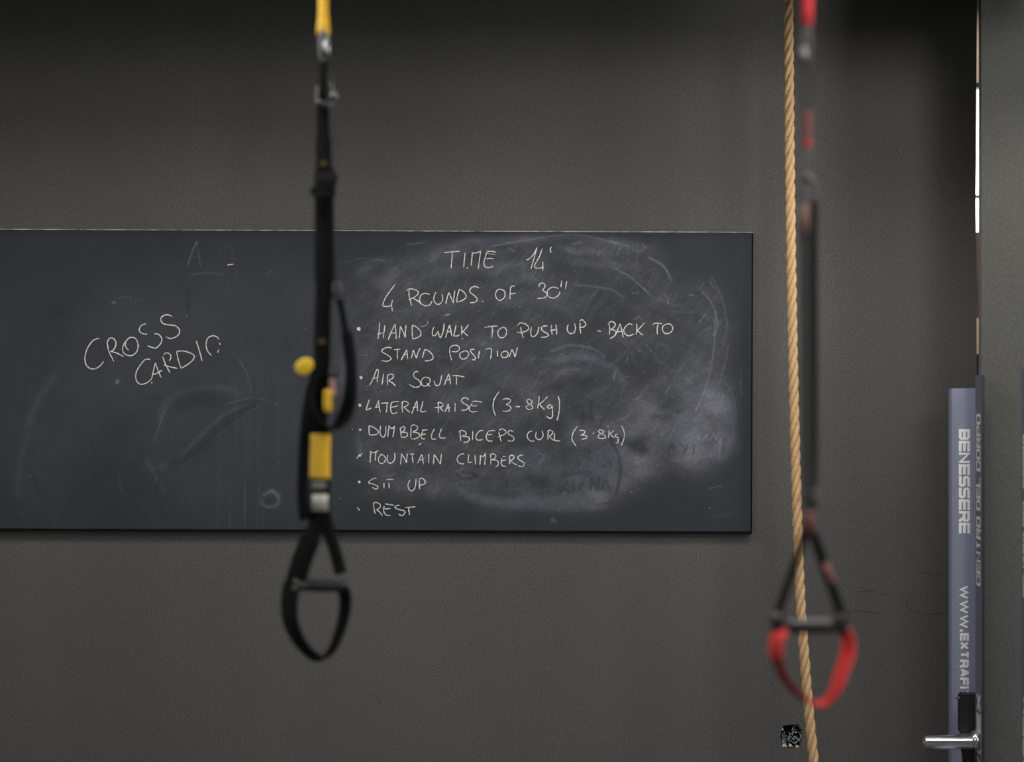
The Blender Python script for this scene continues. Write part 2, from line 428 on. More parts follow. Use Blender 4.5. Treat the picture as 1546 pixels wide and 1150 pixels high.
wires = [[(1196,1103),(1200,1097),(1206,1095)], [(1192,1107),(1197,1111),(1200,1107)], [(1200,1107),(1206,1106),(1209.5,1111),(1209,1117),(1208,1120)],
         [(1211,1103),(1210,1112),(1208,1119)], [(1200,1112.5),(1206,1116),(1203,1122),(1199,1121)], [(1193,1115),(1197,1121),(1200,1124),(1206,1121)],
         [(1186,1106),(1182,1110)], [(1190,1116),(1196,1108),(1202,1102),(1203,1107)], [(1194,1120),(1190,1118),(1194,1112),(1199,1118)]]
for i, wq in enumerate(wires):
    m = MB(); pts = [W(x, y, 0.012 + 0.004*((i*3) % 4) - 0.006*math.sin(k*1.3)) for k, (x, y) in enumerate(cr(wq, 5))]
    m.tube(pts, 0.0012, 8); m.build('wire', M['wire'], jb, True)
for (x0, y0, x1, y1) in ((1181,1127.5,1189,1122.5), (1191.5,1127,1197.5,1124.5), (1202,1128.5,1208,1126.5), (1181.5,1120.3,1184.5,1118.5), (1180.5,1102.5,1183.2,1099)):
    m = MB(); q0 = W(x0, y0); q1 = W(x1, y1); zm = (q0.z+q1.z)/2; hx = (q1.x-q0.x)/2; cx = (q0.x+q1.x)/2
    m.add([(q0.x, 0.002, q0.z), (q1.x, 0.004, q0.z), (cx+hx*0.3, 0.001, q1.z), (cx-hx*0.7, 0.003, q1.z),
           (q0.x, 0.03, q0.z), (q1.x, 0.03, q0.z), (cx+hx*0.3, 0.03, q1.z), (cx-hx*0.7, 0.03, q1.z)],
          [(0,1,2,3), (7,6,5,4), (0,4,5,1), (1,5,6,2), (2,6,7,3), (3,7,4,0)])
    m.build('plaster_crumb', M['plaster'], jb)

# ------------------------------------------------------------------ chalkboard
BX0, BX1 = -14.0, 1136.0      # board in picture pixels at the wall (its left end just leaves the frame)
BY0, BY1 = 350.0, 805.5       # at its right end
TILT = math.radians(0.235)
BT = 0.022                    # board thickness
bd = D - BT                   # distance of its face
SB = bd / F                   # metres per pixel on the face
CXp, CYp = 1136.0, 577.0
def board_pt(x, y, off=0.0):
    """frame pixel on the board's face -> room"""
    return P(x, y, bd - off)
def b_uv(u, v, off=0.0):
    """board's own pixel frame (u along, v down, untilted about right edge) -> room"""
    x = CXp + (u - CXp) * math.cos(TILT) + (v - CYp) * math.sin(TILT) * -1
    y = CYp + (u - CXp) * math.sin(TILT) + (v - CYp) * math.cos(TILT)
    return board_pt(x, y, off)
def to_uv(x, y):
    dx, dy = x - CXp, y - CYp
    return (CXp + dx*math.cos(TILT) + dy*math.sin(TILT), CYp - dx*math.sin(TILT) + dy*math.cos(TILT))

bo = b_uv((BX0+BX1)/2, BY1)
board = empty('chalkboard', (bo.x, -BT/2, bo.z), 'long black chalkboard on the grey wall, smudged with chalk, workout list written on it', 'chalkboard')

# ---- chalk dust painted as a per-vertex attribute on a fine grid
STEP = 1.3
us = np.arange(BX0+1.5, BX1-1.0, STEP); vs = np.arange(BY0+2.2, BY1-3.2, STEP)
U, V = np.meshgrid(us, vs)
def vnoise(scale_x, scale_y, seed, octs=4, ang=0.0, gain=0.55):
    r = np.random.default_rng(seed); out = np.zeros_like(U); amp = 1; tot = 0
    c, s = math.cos(ang), math.sin(ang)
    X = (U*c + V*s); Y = (-U*s + V*c)
    for o in range(octs):
        x = X / scale_x * 2**o + 500; y = Y / scale_y * 2**o + 500
        xi = np.floor(x).astype(int); yi = np.floor(y).astype(int); fx = x - xi; fy = y - yi
        fx = fx*fx*(3-2*fx); fy = fy*fy*(3-2*fy)
        T = r.random((512, 512))
        g = lambda a, b: T[a % 512, b % 512]
        nn = (g(xi,yi)*(1-fx)+g(xi+1,yi)*fx)*(1-fy) + (g(xi,yi+1)*(1-fx)+g(xi+1,yi+1)*fx)*fy
        out += nn*amp; tot += amp; amp *= gain
    return out / tot
def sst(a, b, x): 
    t_ = np.clip((x-a)/(b-a), 0, 1); return t_*t_*(3-2*t_)
def poly_dist(pts):
    """distance to polyline and position along (0..1), only near it"""
    pts = np.array(pts, float); best = np.full(U.shape, 1e9); along = np.zeros_like(U); n_ = len(pts)-1
    for i in range(n_):
        a, b = pts[i], pts[i+1]; d_ = b-a; L2 = d_.dot(d_)+1e-9
        t_ = np.clip(((U-a[0])*d_[0]+(V-a[1])*d_[1])/L2, 0, 1)
        q = np.hypot(U-(a[0]+t_*d_[0]), V-(a[1]+t_*d_[1]))
        msk = q < best; best = np.where(msk, q, best); along = np.where(msk, (i+t_)/n_, along)
    return best, along
def inside(pts, soft=8.0):
    pts = np.array(cr(list(pts)+[pts[0]], 6)); ins = np.zeros(U.shape, bool)
    for i in range(len(pts)-1):
        (x0, y0), (x1, y1) = pts[i], pts[i+1]
        if y0 == y1: continue
        c = ((y0 > V) != (y1 > V)) & (U < (x1-x0)*(V-y0)/(y1-y0)+x0)
        ins ^= c
    d_, _ = poly_dist(pts[::2])
    sd = np.where(ins, d_, -d_)
    return sst(-soft, soft, sd)
dust = np.zeros_like(U)
n_big = vnoise(170, 120, 1); n_med = vnoise(42, 34, 2, 5); n_fib = vnoise(90, 9, 3, 5, 0.55); n_fib2 = vnoise(70, 7, 4, 5, -0.6)
n_fine = vnoise(5, 5, 5, 2); n_ver = vnoise(4, 160, 6, 3)
dust += 0.014 + 0.012*(n_big-0.35) + 0.020*(n_med-0.45)
# left half: faint general haze
dust += 0.016*inside([(150,440),(330,400),(520,420),(530,560),(520,760),(380,790),(250,760),(180,640)], 60)
dust += 0.012*inside([(20,640),(120,520),(200,470),(260,520),(120,700),(40,790)], 40)
# main cloud of the right half
cloud = inside([(520,470),(560,410),(640,370),(760,360),(900,356),(985,375),(1015,425),(1070,428),(1100,470),(1098,530),(1108,610),
                (1106,650),(1098,700),(1050,712),(1000,722),(950,742),(905,775),(840,770),(740,765),(700,745),(640,758),(560,745),(530,640),(512,560)], 26)
n_s1 = vnoise(75, 3.2, 21, 3, -0.55, 0.7); n_s2 = vnoise(60, 3.0, 22, 3, -1.05, 0.7); n_s3 = vnoise(80, 3.5, 23, 3, 0.35, 0.7)
wispy = (0.34 + 0.66*sst(0.3, 0.62, n_big)) 
cloud = np.clip(cloud*(0.72 + 0.7*(n_med-0.35)), 0, 1)
dust += cloud*(0.028 + 0.040*(n_med-0.42) + 0.035*(n_fib-0.45)) + cloud*wispy*(0.075*np.clip(n_s1-0.52, 0, 1) + 0.075*np.clip(n_s2-0.52, 0, 1) + 0.05*np.clip(n_s3-0.55, 0, 1))
low = inside([(560,700),(690,690),(900,640),(1000,560),(1090,560),(1110,640),(1100,695),(1050,706),(1000,716),(950,738),(905,768),(840,766),(760,764),(700,742),(600,750)], 16)
dust += low*(0.024 + 0.075*(n_med-0.42))
hot = inside([(930,640),(1010,610),(1080,590),(1110,620),(1104,690),(1040,700),(985,716),(940,735),(900,700)], 18)
dust += hot*(0.034 + 0.045*(n_med-0.4))
hot2 = inside([(1062,590),(1100,600),(1112,640),(1098,692),(1072,690),(1082,650)], 6)
dust += hot2*0.045
hot3 = inside([(690,735),(745,752),(830,750),(905,738),(915,766),(840,772),(760,768),(705,755)], 7)
dust += hot3*0.055
# dusty streaks and wiping arcs  (points, width, strength)
arcs = [
 ([(560,440),(600,412),(640,395),(720,372),(760,375)], 10, 0.050),
 ([(600,445),(650,415),(720,405),(800,398)], 9, 0.040),
 ([(575,500),(620,470),(680,455),(760,430),(840,412)], 12, 0.026),
 ([(530,420),(570,395),(600,392)], 8, 0.035),
 ([(655,405),(662,378),(720,362),(800,360),(860,356),(930,366),(980,378)], 7, 0.055),
 ([(740,372),(830,357),(880,355),(950,372)], 1.4, 0.16),
 ([(980,389),(1000,400),(1010,415),(1013,422)], 2.0, 0.15),
 ([(928,405),(950,417),(968,432),(982,446)], 1.6, 0.17),
 ([(868,430),(900,433),(925,438),(940,448)], 1.4, 0.14),
 ([(850,392),(900,398),(950,402),(970,408)], 6, 0.04),
 ([(830,372),(880,378),(930,384)], 6, 0.045),
 ([(832,530),(860,521),(895,526),(912,538)], 2.5, 0.09),
 ([(825,548),(870,538),(905,545),(930,560),(945,580)], 6, 0.06),
 ([(780,640),(820,590),(850,565),(900,558)], 9, 0.035),
 ([(1075,420),(1090,450),(1098,490),(1092,520)], 2.0, 0.07),
 ([(1080,470),(1078,520),(1072,560),(1060,600),(1050,620)], 1.6, 0.11),
 ([(1100,520),(1094,550),(1086,580)], 1.6, 0.08),
 ([(1060,440),(1075,458),(1082,480),(1083,495),(1078,505)], 1.5, 0.12),
 ([(1066,475),(1060,480),(1056,486)], 1.2, 0.16),
 ([(1062,427),(1059,435)], 1.2, 0.14), ([(1072,425),(1078,436)], 1.2, 0.10),
 ([(1048,446),(1040,445)], 1.2, 0.14), ([(955,443),(963,442)], 1.2, 0.14),
 ([(1003,445),(1010,450),(1012,444)], 1.3, 0.12), ([(1008,452),(1009,458)], 1.3, 0.16),
 ([(990,452),(1020,460),(1040,468)], 4, 0.03),
 ([(965,478),(970,484)], 1.2, 0.12), ([(958,482),(964,478)], 1.2, 0.10),
 ([(540,398),(560,394),(580,391)], 1.2, 0.05), ([(500,402),(545,390),(590,395)], 1.0, 0.06),
 ([(615,369),(640,366)], 1.2, 0.10),
 ([(938,372),(932,382)], 1.2, 0.14), ([(929,366),(926,376)], 1.2, 0.12), ([(970,368),(973,372)], 1.6, 0.20),
 ([(865,368),(878,366)], 1.6, 0.14), ([(764,366),(775,366),(780,372)], 1.4, 0.13), ([(768,375),(776,379)], 1.8, 0.12),
 ([(855,372),(862,380),(880,384)], 3, 0.05), ([(955,376),(965,380),(975,374)], 2, 0.08),
 ([(1092,575),(1104,590),(1112,620)], 1.4, 0.06), ([(1118,560),(1120,600)], 1.5, 0.05), ([(1117,576),(1118,582)], 1.5, 0.10),
 ([(1030,680),(1055,640),(1070,600),(1090,575)], 10, 0.035),
 ([(930,700),(960,650),(990,610)], 8, 0.035), ([(1038,570),(1044,578)], 1.2, 0.10), ([(1005,592),(1012,582)], 1.2, 0.13),
 ([(1088,664),(1086,690)], 2.2, 0.14), ([(1062,660),(1070,655),(1065,661),(1072,664)], 1.4, 0.12), ([(1074,663),(1076,654),(1081,663),(1084,654)], 1.4, 0.12),
 ([(1052,655),(1056,660),(1054,664)], 1.4, 0.09),
 ([(940,634),(952,642),(958,640)], 1.4, 0.08), ([(960,700),(975,692)], 2, 0.09), ([(942,690),(968,692)], 6, 0.05),
 ([(1070,737),(1090,733)], 1.4, 0.09), ([(832,783),(840,788)], 3, 0.10), ([(1070,780),(1110,775)], 3, 0.02),
 # hand wipe at the left half
 ([(240,650),(250,610),(285,590),(330,585),(380,600)], 5, 0.030), ([(232,670),(245,630),(262,605)], 2.0, 0.05), 
 ([(262,700),(300,660),(340,625),(400,600)], 3, 0.045), ([(275,705),(320,665),(370,625),(410,605)], 1.5, 0.04), ([(340,610),(380,600),(400,604)], 1.6, 0.09),
 ([(220,690),(235,720),(250,745)], 3, 0.04), ([(210,700),(230,706),(260,700)], 6, 0.022),
 ([(40,650),(60,600),(90,560)], 6, 0.03), ([(25,760),(30,700),(45,650)], 5, 0.02), ([(360,540),(375,570),(379,595)], 1.4, 0.05),
 ([(345,520),(372,560)], 1.4, 0.04), ([(395,750),(402,745),(412,742),(420,752),(418,762),(405,765),(396,760),(395,750)], 3, 0.10),
 ([(408,738),(425,750)], 3, 0.07), ([(180,718),(183,740)], 1.8, 0.06), ([(175,575),(179,577)], 3, 0.20), ([(170,457),(174,456)], 2, 0.22),
 ([(180,450),(195,447),(198,455)], 1.6, 0.07), ([(203,455),(215,452)], 2, 0.05), ([(285,415),(310,412),(340,414)], 1.6, 0.06),
 ([(283,402),(290,380),(297,365)], 1.0, 0.22), ([(297,365),(300,385),(303,402)], 1.0, 0.10), ([(288,388),(302,387)], 1.0, 0.08),
 ([(400,415),(410,408)], 1.0, 0.10), ([(350,370),(352,400)], 1.4, 0.035), ([(330,372),(332,392)], 1.4, 0.03), ([(357,405),(358,418)], 1.4, 0.04),
 # right-hand small traces
 ([(836,575),(850,560),(880,556)], 3, 0.05), ([(880,600),(905,590),(920,580)], 5, 0.03), ([(926,572),(930,560),(932,557)], 2, 0.12),
 ([(975,520),(980,525),(984,530)], 1.0, 0.14), ([(990,530),(994,520),(1006,522),(1010,535),(1000,548),(990,540),(990,530)], 3, 0.035),
 ([(946,545),(948,540)], 1.4, 0.13), ([(700,715),(705,718)], 6, 0.05), ([(690,712),(700,707),(710,718)], 2.5, 0.06),
 ([(815,698),(822,690),(820,686),(812,684)], 2, 0.08), ([(680,470),(685,471)], 1.4, 0.10), ([(671,476),(677,474)], 1.4, 0.17),
 ([(540,650),(545,690)], 5, 0.05), ([(538,600),(545,560),(560,520)], 8, 0.025), ([(515,590),(520,540),(540,500)], 8, 0.03),
 ([(620,540),(700,520),(760,515)], 8, 0.022), ([(560,640),(700,600),(760,570),(820,530)], 12, 0.020), ([(700,640),(790,620),(850,600)], 10, 0.02),
 ([(740,455),(790,450),(850,460),(905,480)], 12, 0.025),
]
for k, (pts, wd, st) in enumerate(arcs):
    if wd < 3: st *= 0.75; wd = max(wd*0.8, 1.0)
    pts = [to_uv(*q) for q in pts]
    x0 = min(p[0] for p in pts)-4*wd-6; x1 = max(p[0] for p in pts)+4*wd+6; y0 = min(p[1] for p in pts)-4*wd-6; y1 = max(p[1] for p in pts)+4*wd+6
    d_, al = poly_dist(cr(pts, 5) if len(pts) > 2 else pts)
    tone = 0.35 + 1.3*n_fine if wd < 3 else 0.35 + 1.3*n_med
    fade = sst(0, 0.15, al)*sst(1.0, 0.85, al) if wd >= 3 else 1.0
    fade = np.clip(np.where(wd >= 3, fade*0.8+0.2, 1.0), 0, 1)
    wd2 = max(wd, 1.0)
    dust += st*np.exp(-(d_/wd2)**2)*tone*fade*0.9
# short random wipe scratches inside the cloud
for k in range(620):
    cx, cy = random.uniform(540, 1105), random.uniform(365, 765)
    ang = random.choice((random.gauss(-0.75, 0.25), random.gauss(-0.5, 0.3), random.gauss(-1.1, .3))); ln = random.uniform(4, 30)*(1 if random.random() < 0.8 else 1.8)
    bend = random.uniform(-0.35, 0.35)
    pts = [(cx + math.cos(ang+bend*t)*ln*t, cy + math.sin(ang+bend*t)*ln*t) for t in (-0.5, 0, 0.5)]
    a0, a1 = int((min(p[1] for p in pts)-6-vs[0])/STEP), int((max(p[1] for p in pts)+6-vs[0])/STEP)
    b0, b1 = int((min(p[0] for p in pts)-6-us[0])/STEP), int((max(p[0] for p in pts)+6-us[0])/STEP)
    a0, b0 = max(a0, 0), max(b0, 0)
    if a1 <= a0 or b1 <= b0: continue
    Us, Vs = U[a0:a1, b0:b1], V[a0:a1, b0:b1]
    best = np.full(Us.shape, 1e9)
    for i in range(2):
        a = np.array(pts[i]); b = np.array(pts[i+1]); d2 = b-a
        t_ = np.clip(((Us-a[0])*d2[0]+(Vs-a[1])*d2[1])/(d2.dot(d2)+1e-9), 0, 1)
        best = np.minimum(best, np.hypot(Us-(a[0]+t_*d2[0]), Vs-(a[1]+t_*d2[1])))
    dust[a0:a1, b0:b1] += random.uniform(0.006, 0.040)*np.exp(-(best/random.uniform(0.7, 1.8))**2)*cloud[a0:a1, b0:b1]
# specks
for k in range(120):
    cx, cy = (random.uniform(540, 1110), random.uniform(360, 790)) if k < 95 else (random.uniform(0, 520), random.uniform(370, 790))
    i, j = int((cy-vs[0])/STEP), int((cx-us[0])/STEP)
    if 1 < i < len(vs)-2 and 1 < j < len(us)-2:
        dust[i, j] += random.uniform(0.06, 0.35)
        if random.random() < 0.3: dust[i, j+1] += random.uniform(0.05, 0.2)
# darker damp wipes and ghost letters: removed dust
darks = [([(940,665),(968,680)], 8, 0.5), ([(958,670),(968,668),(972,676)], 9, 0.55), ([(700,712),(722,718),(700,722),(690,716)], 3, 0.5),
 ([(922,665),(935,690),(936,720),(930,745)], 2.5, 0.5), ([(900,762),(925,758)], 2, 0.4), ([(1008,682),(1015,670),(1018,680)], 1.6, 0.45), ([(1030,672),(1034,680),(1038,674),(1032,686)], 1.6, 0.45),
 ([(1048,672),(1047,684)], 1.6, 0.45), ([(890,680),(888,692)], 1.8, 0.35), ([(902,692),(903,704),(914,703)], 1.8, 0.4), ([(870,690),(874,702)], 1.8, 0.35), ([(921,695),(922,704)], 1.8, 0.4),
 ([(845,728),(845,742)], 1.8, 0.4), ([(857,728),(850,735),(860,742)], 1.8, 0.4), ([(866,726),(865,742)], 1.8, 0.4), ([(880,728),(874,736),(880,742)], 1.8, 0.35),
 ([(892,740),(893,722),(903,740),(904,720)], 1.8, 0.45), ([(908,740),(914,724),(920,738)], 1.8, 0.45), ([(840,720),(870,715),(890,712)], 1.5, 0.3),
 ([(820,640),(815,600),(825,585),(850,582)], 3, 0.35), ([(880,620),(880,640)], 2.2, 0.4), ([(893,605),(894,635)], 2.2, 0.4), ([(912,630),(905,645)], 2, 0.4), ([(1022,622),(1032,618)], 3, 0.4),
 ([(630,735),(640,758)], 8, 0.35), ([(655,700),(600,710)], 8, 0.3), ([(620,690),(640,680)], 8, 0.3), ([(800,640),(790,620)], 10, 0.3), ([(780,665),(800,670)], 12, 0.35),
 ([(285,440),(284,465)], 3, 0.5), ([(222,603),(240,600)], 2.5, 0.5), ([(430,508),(438,525)], 3, 0.4), ([(260,700),(300,680),(340,640),(390,605)], 7, 0.45), ([(270,610),(300,600),(330,605)], 14, 0.45),
 ([(50,720),(60,750)], 3, 0.5), ([(230,755),(240,725)], 2.2, 0.5), ([(140,665),(142,690)], 3, 0.4), ([(120,665),(125,690)], 3, 0.3), ([(215,740),(225,730)], 2, 0.45), ([(240,760),(252,780)], 3, 0.45), ([(190,740),(204,748)], 2, 0.4),
 ([(720,705),(850,640)], 6, 0.2), ([(650,450),(740,440),(800,430)], 8, 0.3), ([(880,500),(960,470)], 10, 0.2), ([(680,700),(760,660)], 10, 0.25), ([(800,720),(830,730)], 10, 0.35), ([(590,765),(640,775),(700,778)], 14, 0.35),
 ([(760,735),(765,745)], 10, 0.3), ([(730,740),(750,745)], 7, 0.35)]
for pts, wd, st in darks:
    pts = [to_uv(*q) for q in pts]
    d_, _ = poly_dist(cr(pts, 4) if len(pts) > 2 else pts)
    dust *= 1 - min(st*1.2, 0.8)*np.exp(-(d_/wd)**2)
dust += 0.010*sst(0.5, 0.75, n_ver)*inside([(300,600),(440,560),(450,800),(300,800)], 40)
dust += 0.03*sst(0.62, 0.8, n_ver)*inside([(340,740),(400,735),(395,803),(335,803)], 8)
dust *= 1 - 0.55*sst(1112, 1130, U)*1.0
dust *= 1 - 0.5*sst(452-0, 0, np.abs(V-352)*30)
dust *= 1 + 0.16*sst(500, 620, U)
dust = np.clip(dust, 0.001, 1)
nu, nv = len(us), len(vs)
co = np.zeros((nv, nu, 3))
cT, sT = math.cos(TILT), math.sin(TILT)
def grid_xyz(Ug, Vg):
    x = CXp + (Ug-CXp)*cT - (Vg-CYp)*sT; y = CYp + (Ug-CXp)*sT + (Vg-CYp)*cT
    return np.stack(((x-773)*SB, np.full(x.shape, bd-D), EYE-(y-575)*SB), -1)
co = grid_xyz(U, V).reshape(-1, 3)
idx = np.arange(nu*nv).reshape(nv, nu)
fa = np.stack((idx[1:, :-1], idx[1:, 1:], idx[:-1, 1:], idx[:-1, :-1]), -1).reshape(-1, 4)
me = bpy.data.meshes.new('writing_surface')
me.vertices.add(len(co)); me.vertices.foreach_set('co', co.ravel())
me.loops.add(fa.size); me.loops.foreach_set('vertex_index', fa.ravel().astype(np.int32))
me.polygons.add(len(fa)); me.polygons.foreach_set('loop_start', (np.arange(len(fa))*4).astype(np.int32))
me.update(calc_edges=True); me.validate()
at = me.attributes.new('dust', 'FLOAT', 'POINT'); at.data.foreach_set('value', dust.ravel().astype(np.float32))
me.materials.append(M['slate'])
so = bpy.data.objects.new('writing_surface', me); COL.objects.link(so); so.parent = board
so.matrix_parent_inverse = board.matrix_basis.inverted()

# backing panel with chamfered top and bottom edges
def bx(u, v, off): return b_uv(u, v, off)
m = MB()
c0 = 0.0012
q = [bx(BX0, BY0+1, -c0), bx(BX1, BY0+1, -c0), bx(BX1, BY1-2, -c0), bx(BX0, BY1-2, -c0)]
qb = [Vector((p.x, -0.0005, p.z)) for p in q]
m.add(q+qb, [(3,2,1,0), (4,5,6,7), (0,1,5,4), (1,2,6,5), (2,3,7,6), (3,0,4,7)])
m.build('backing_panel', M['boardedge'], board)
def rail(name, u0, v0, u1, v1, mt, out=0.001):
    m = MB(); q = [bx(u0, v0, out), bx(u1, v0, out), bx(u1, v1, out), bx(u0, v1, out)]
    qb = [Vector((p.x, -0.0008, p.z)) for p in q]
    m.add(q+qb, [(3,2,1,0), (4,5,6,7), (0,1,5,4), (1,2,6,5), (2,3,7,6), (3,0,4,7)])
    return m.build(name, mt, board)
r_ = rail('top_edge', BX0, BY0-0.1, BX1, BY0+1.35, M['lit']); r_['label'] = 'thin chalky worn top edge'  # pale rail: chalk plus the light caught on the edge, put into its colour
r_ = rail('bottom_edge', BX0, BY1-3.2, BX1, BY1+0.6, M['boardedge'], 0.004); r_['label'] = 'black bottom edge standing in for shade'  # black rail paints the shade of the down-facing edge and gap
rail('side_edge', BX1-1.6, BY0+1.5, BX1+0.4, BY1-3.2, M['boardedge'])
rail('side_edge', BX0, BY0+1.5, BX0+1.6, BY1-3.2, M['boardedge'])

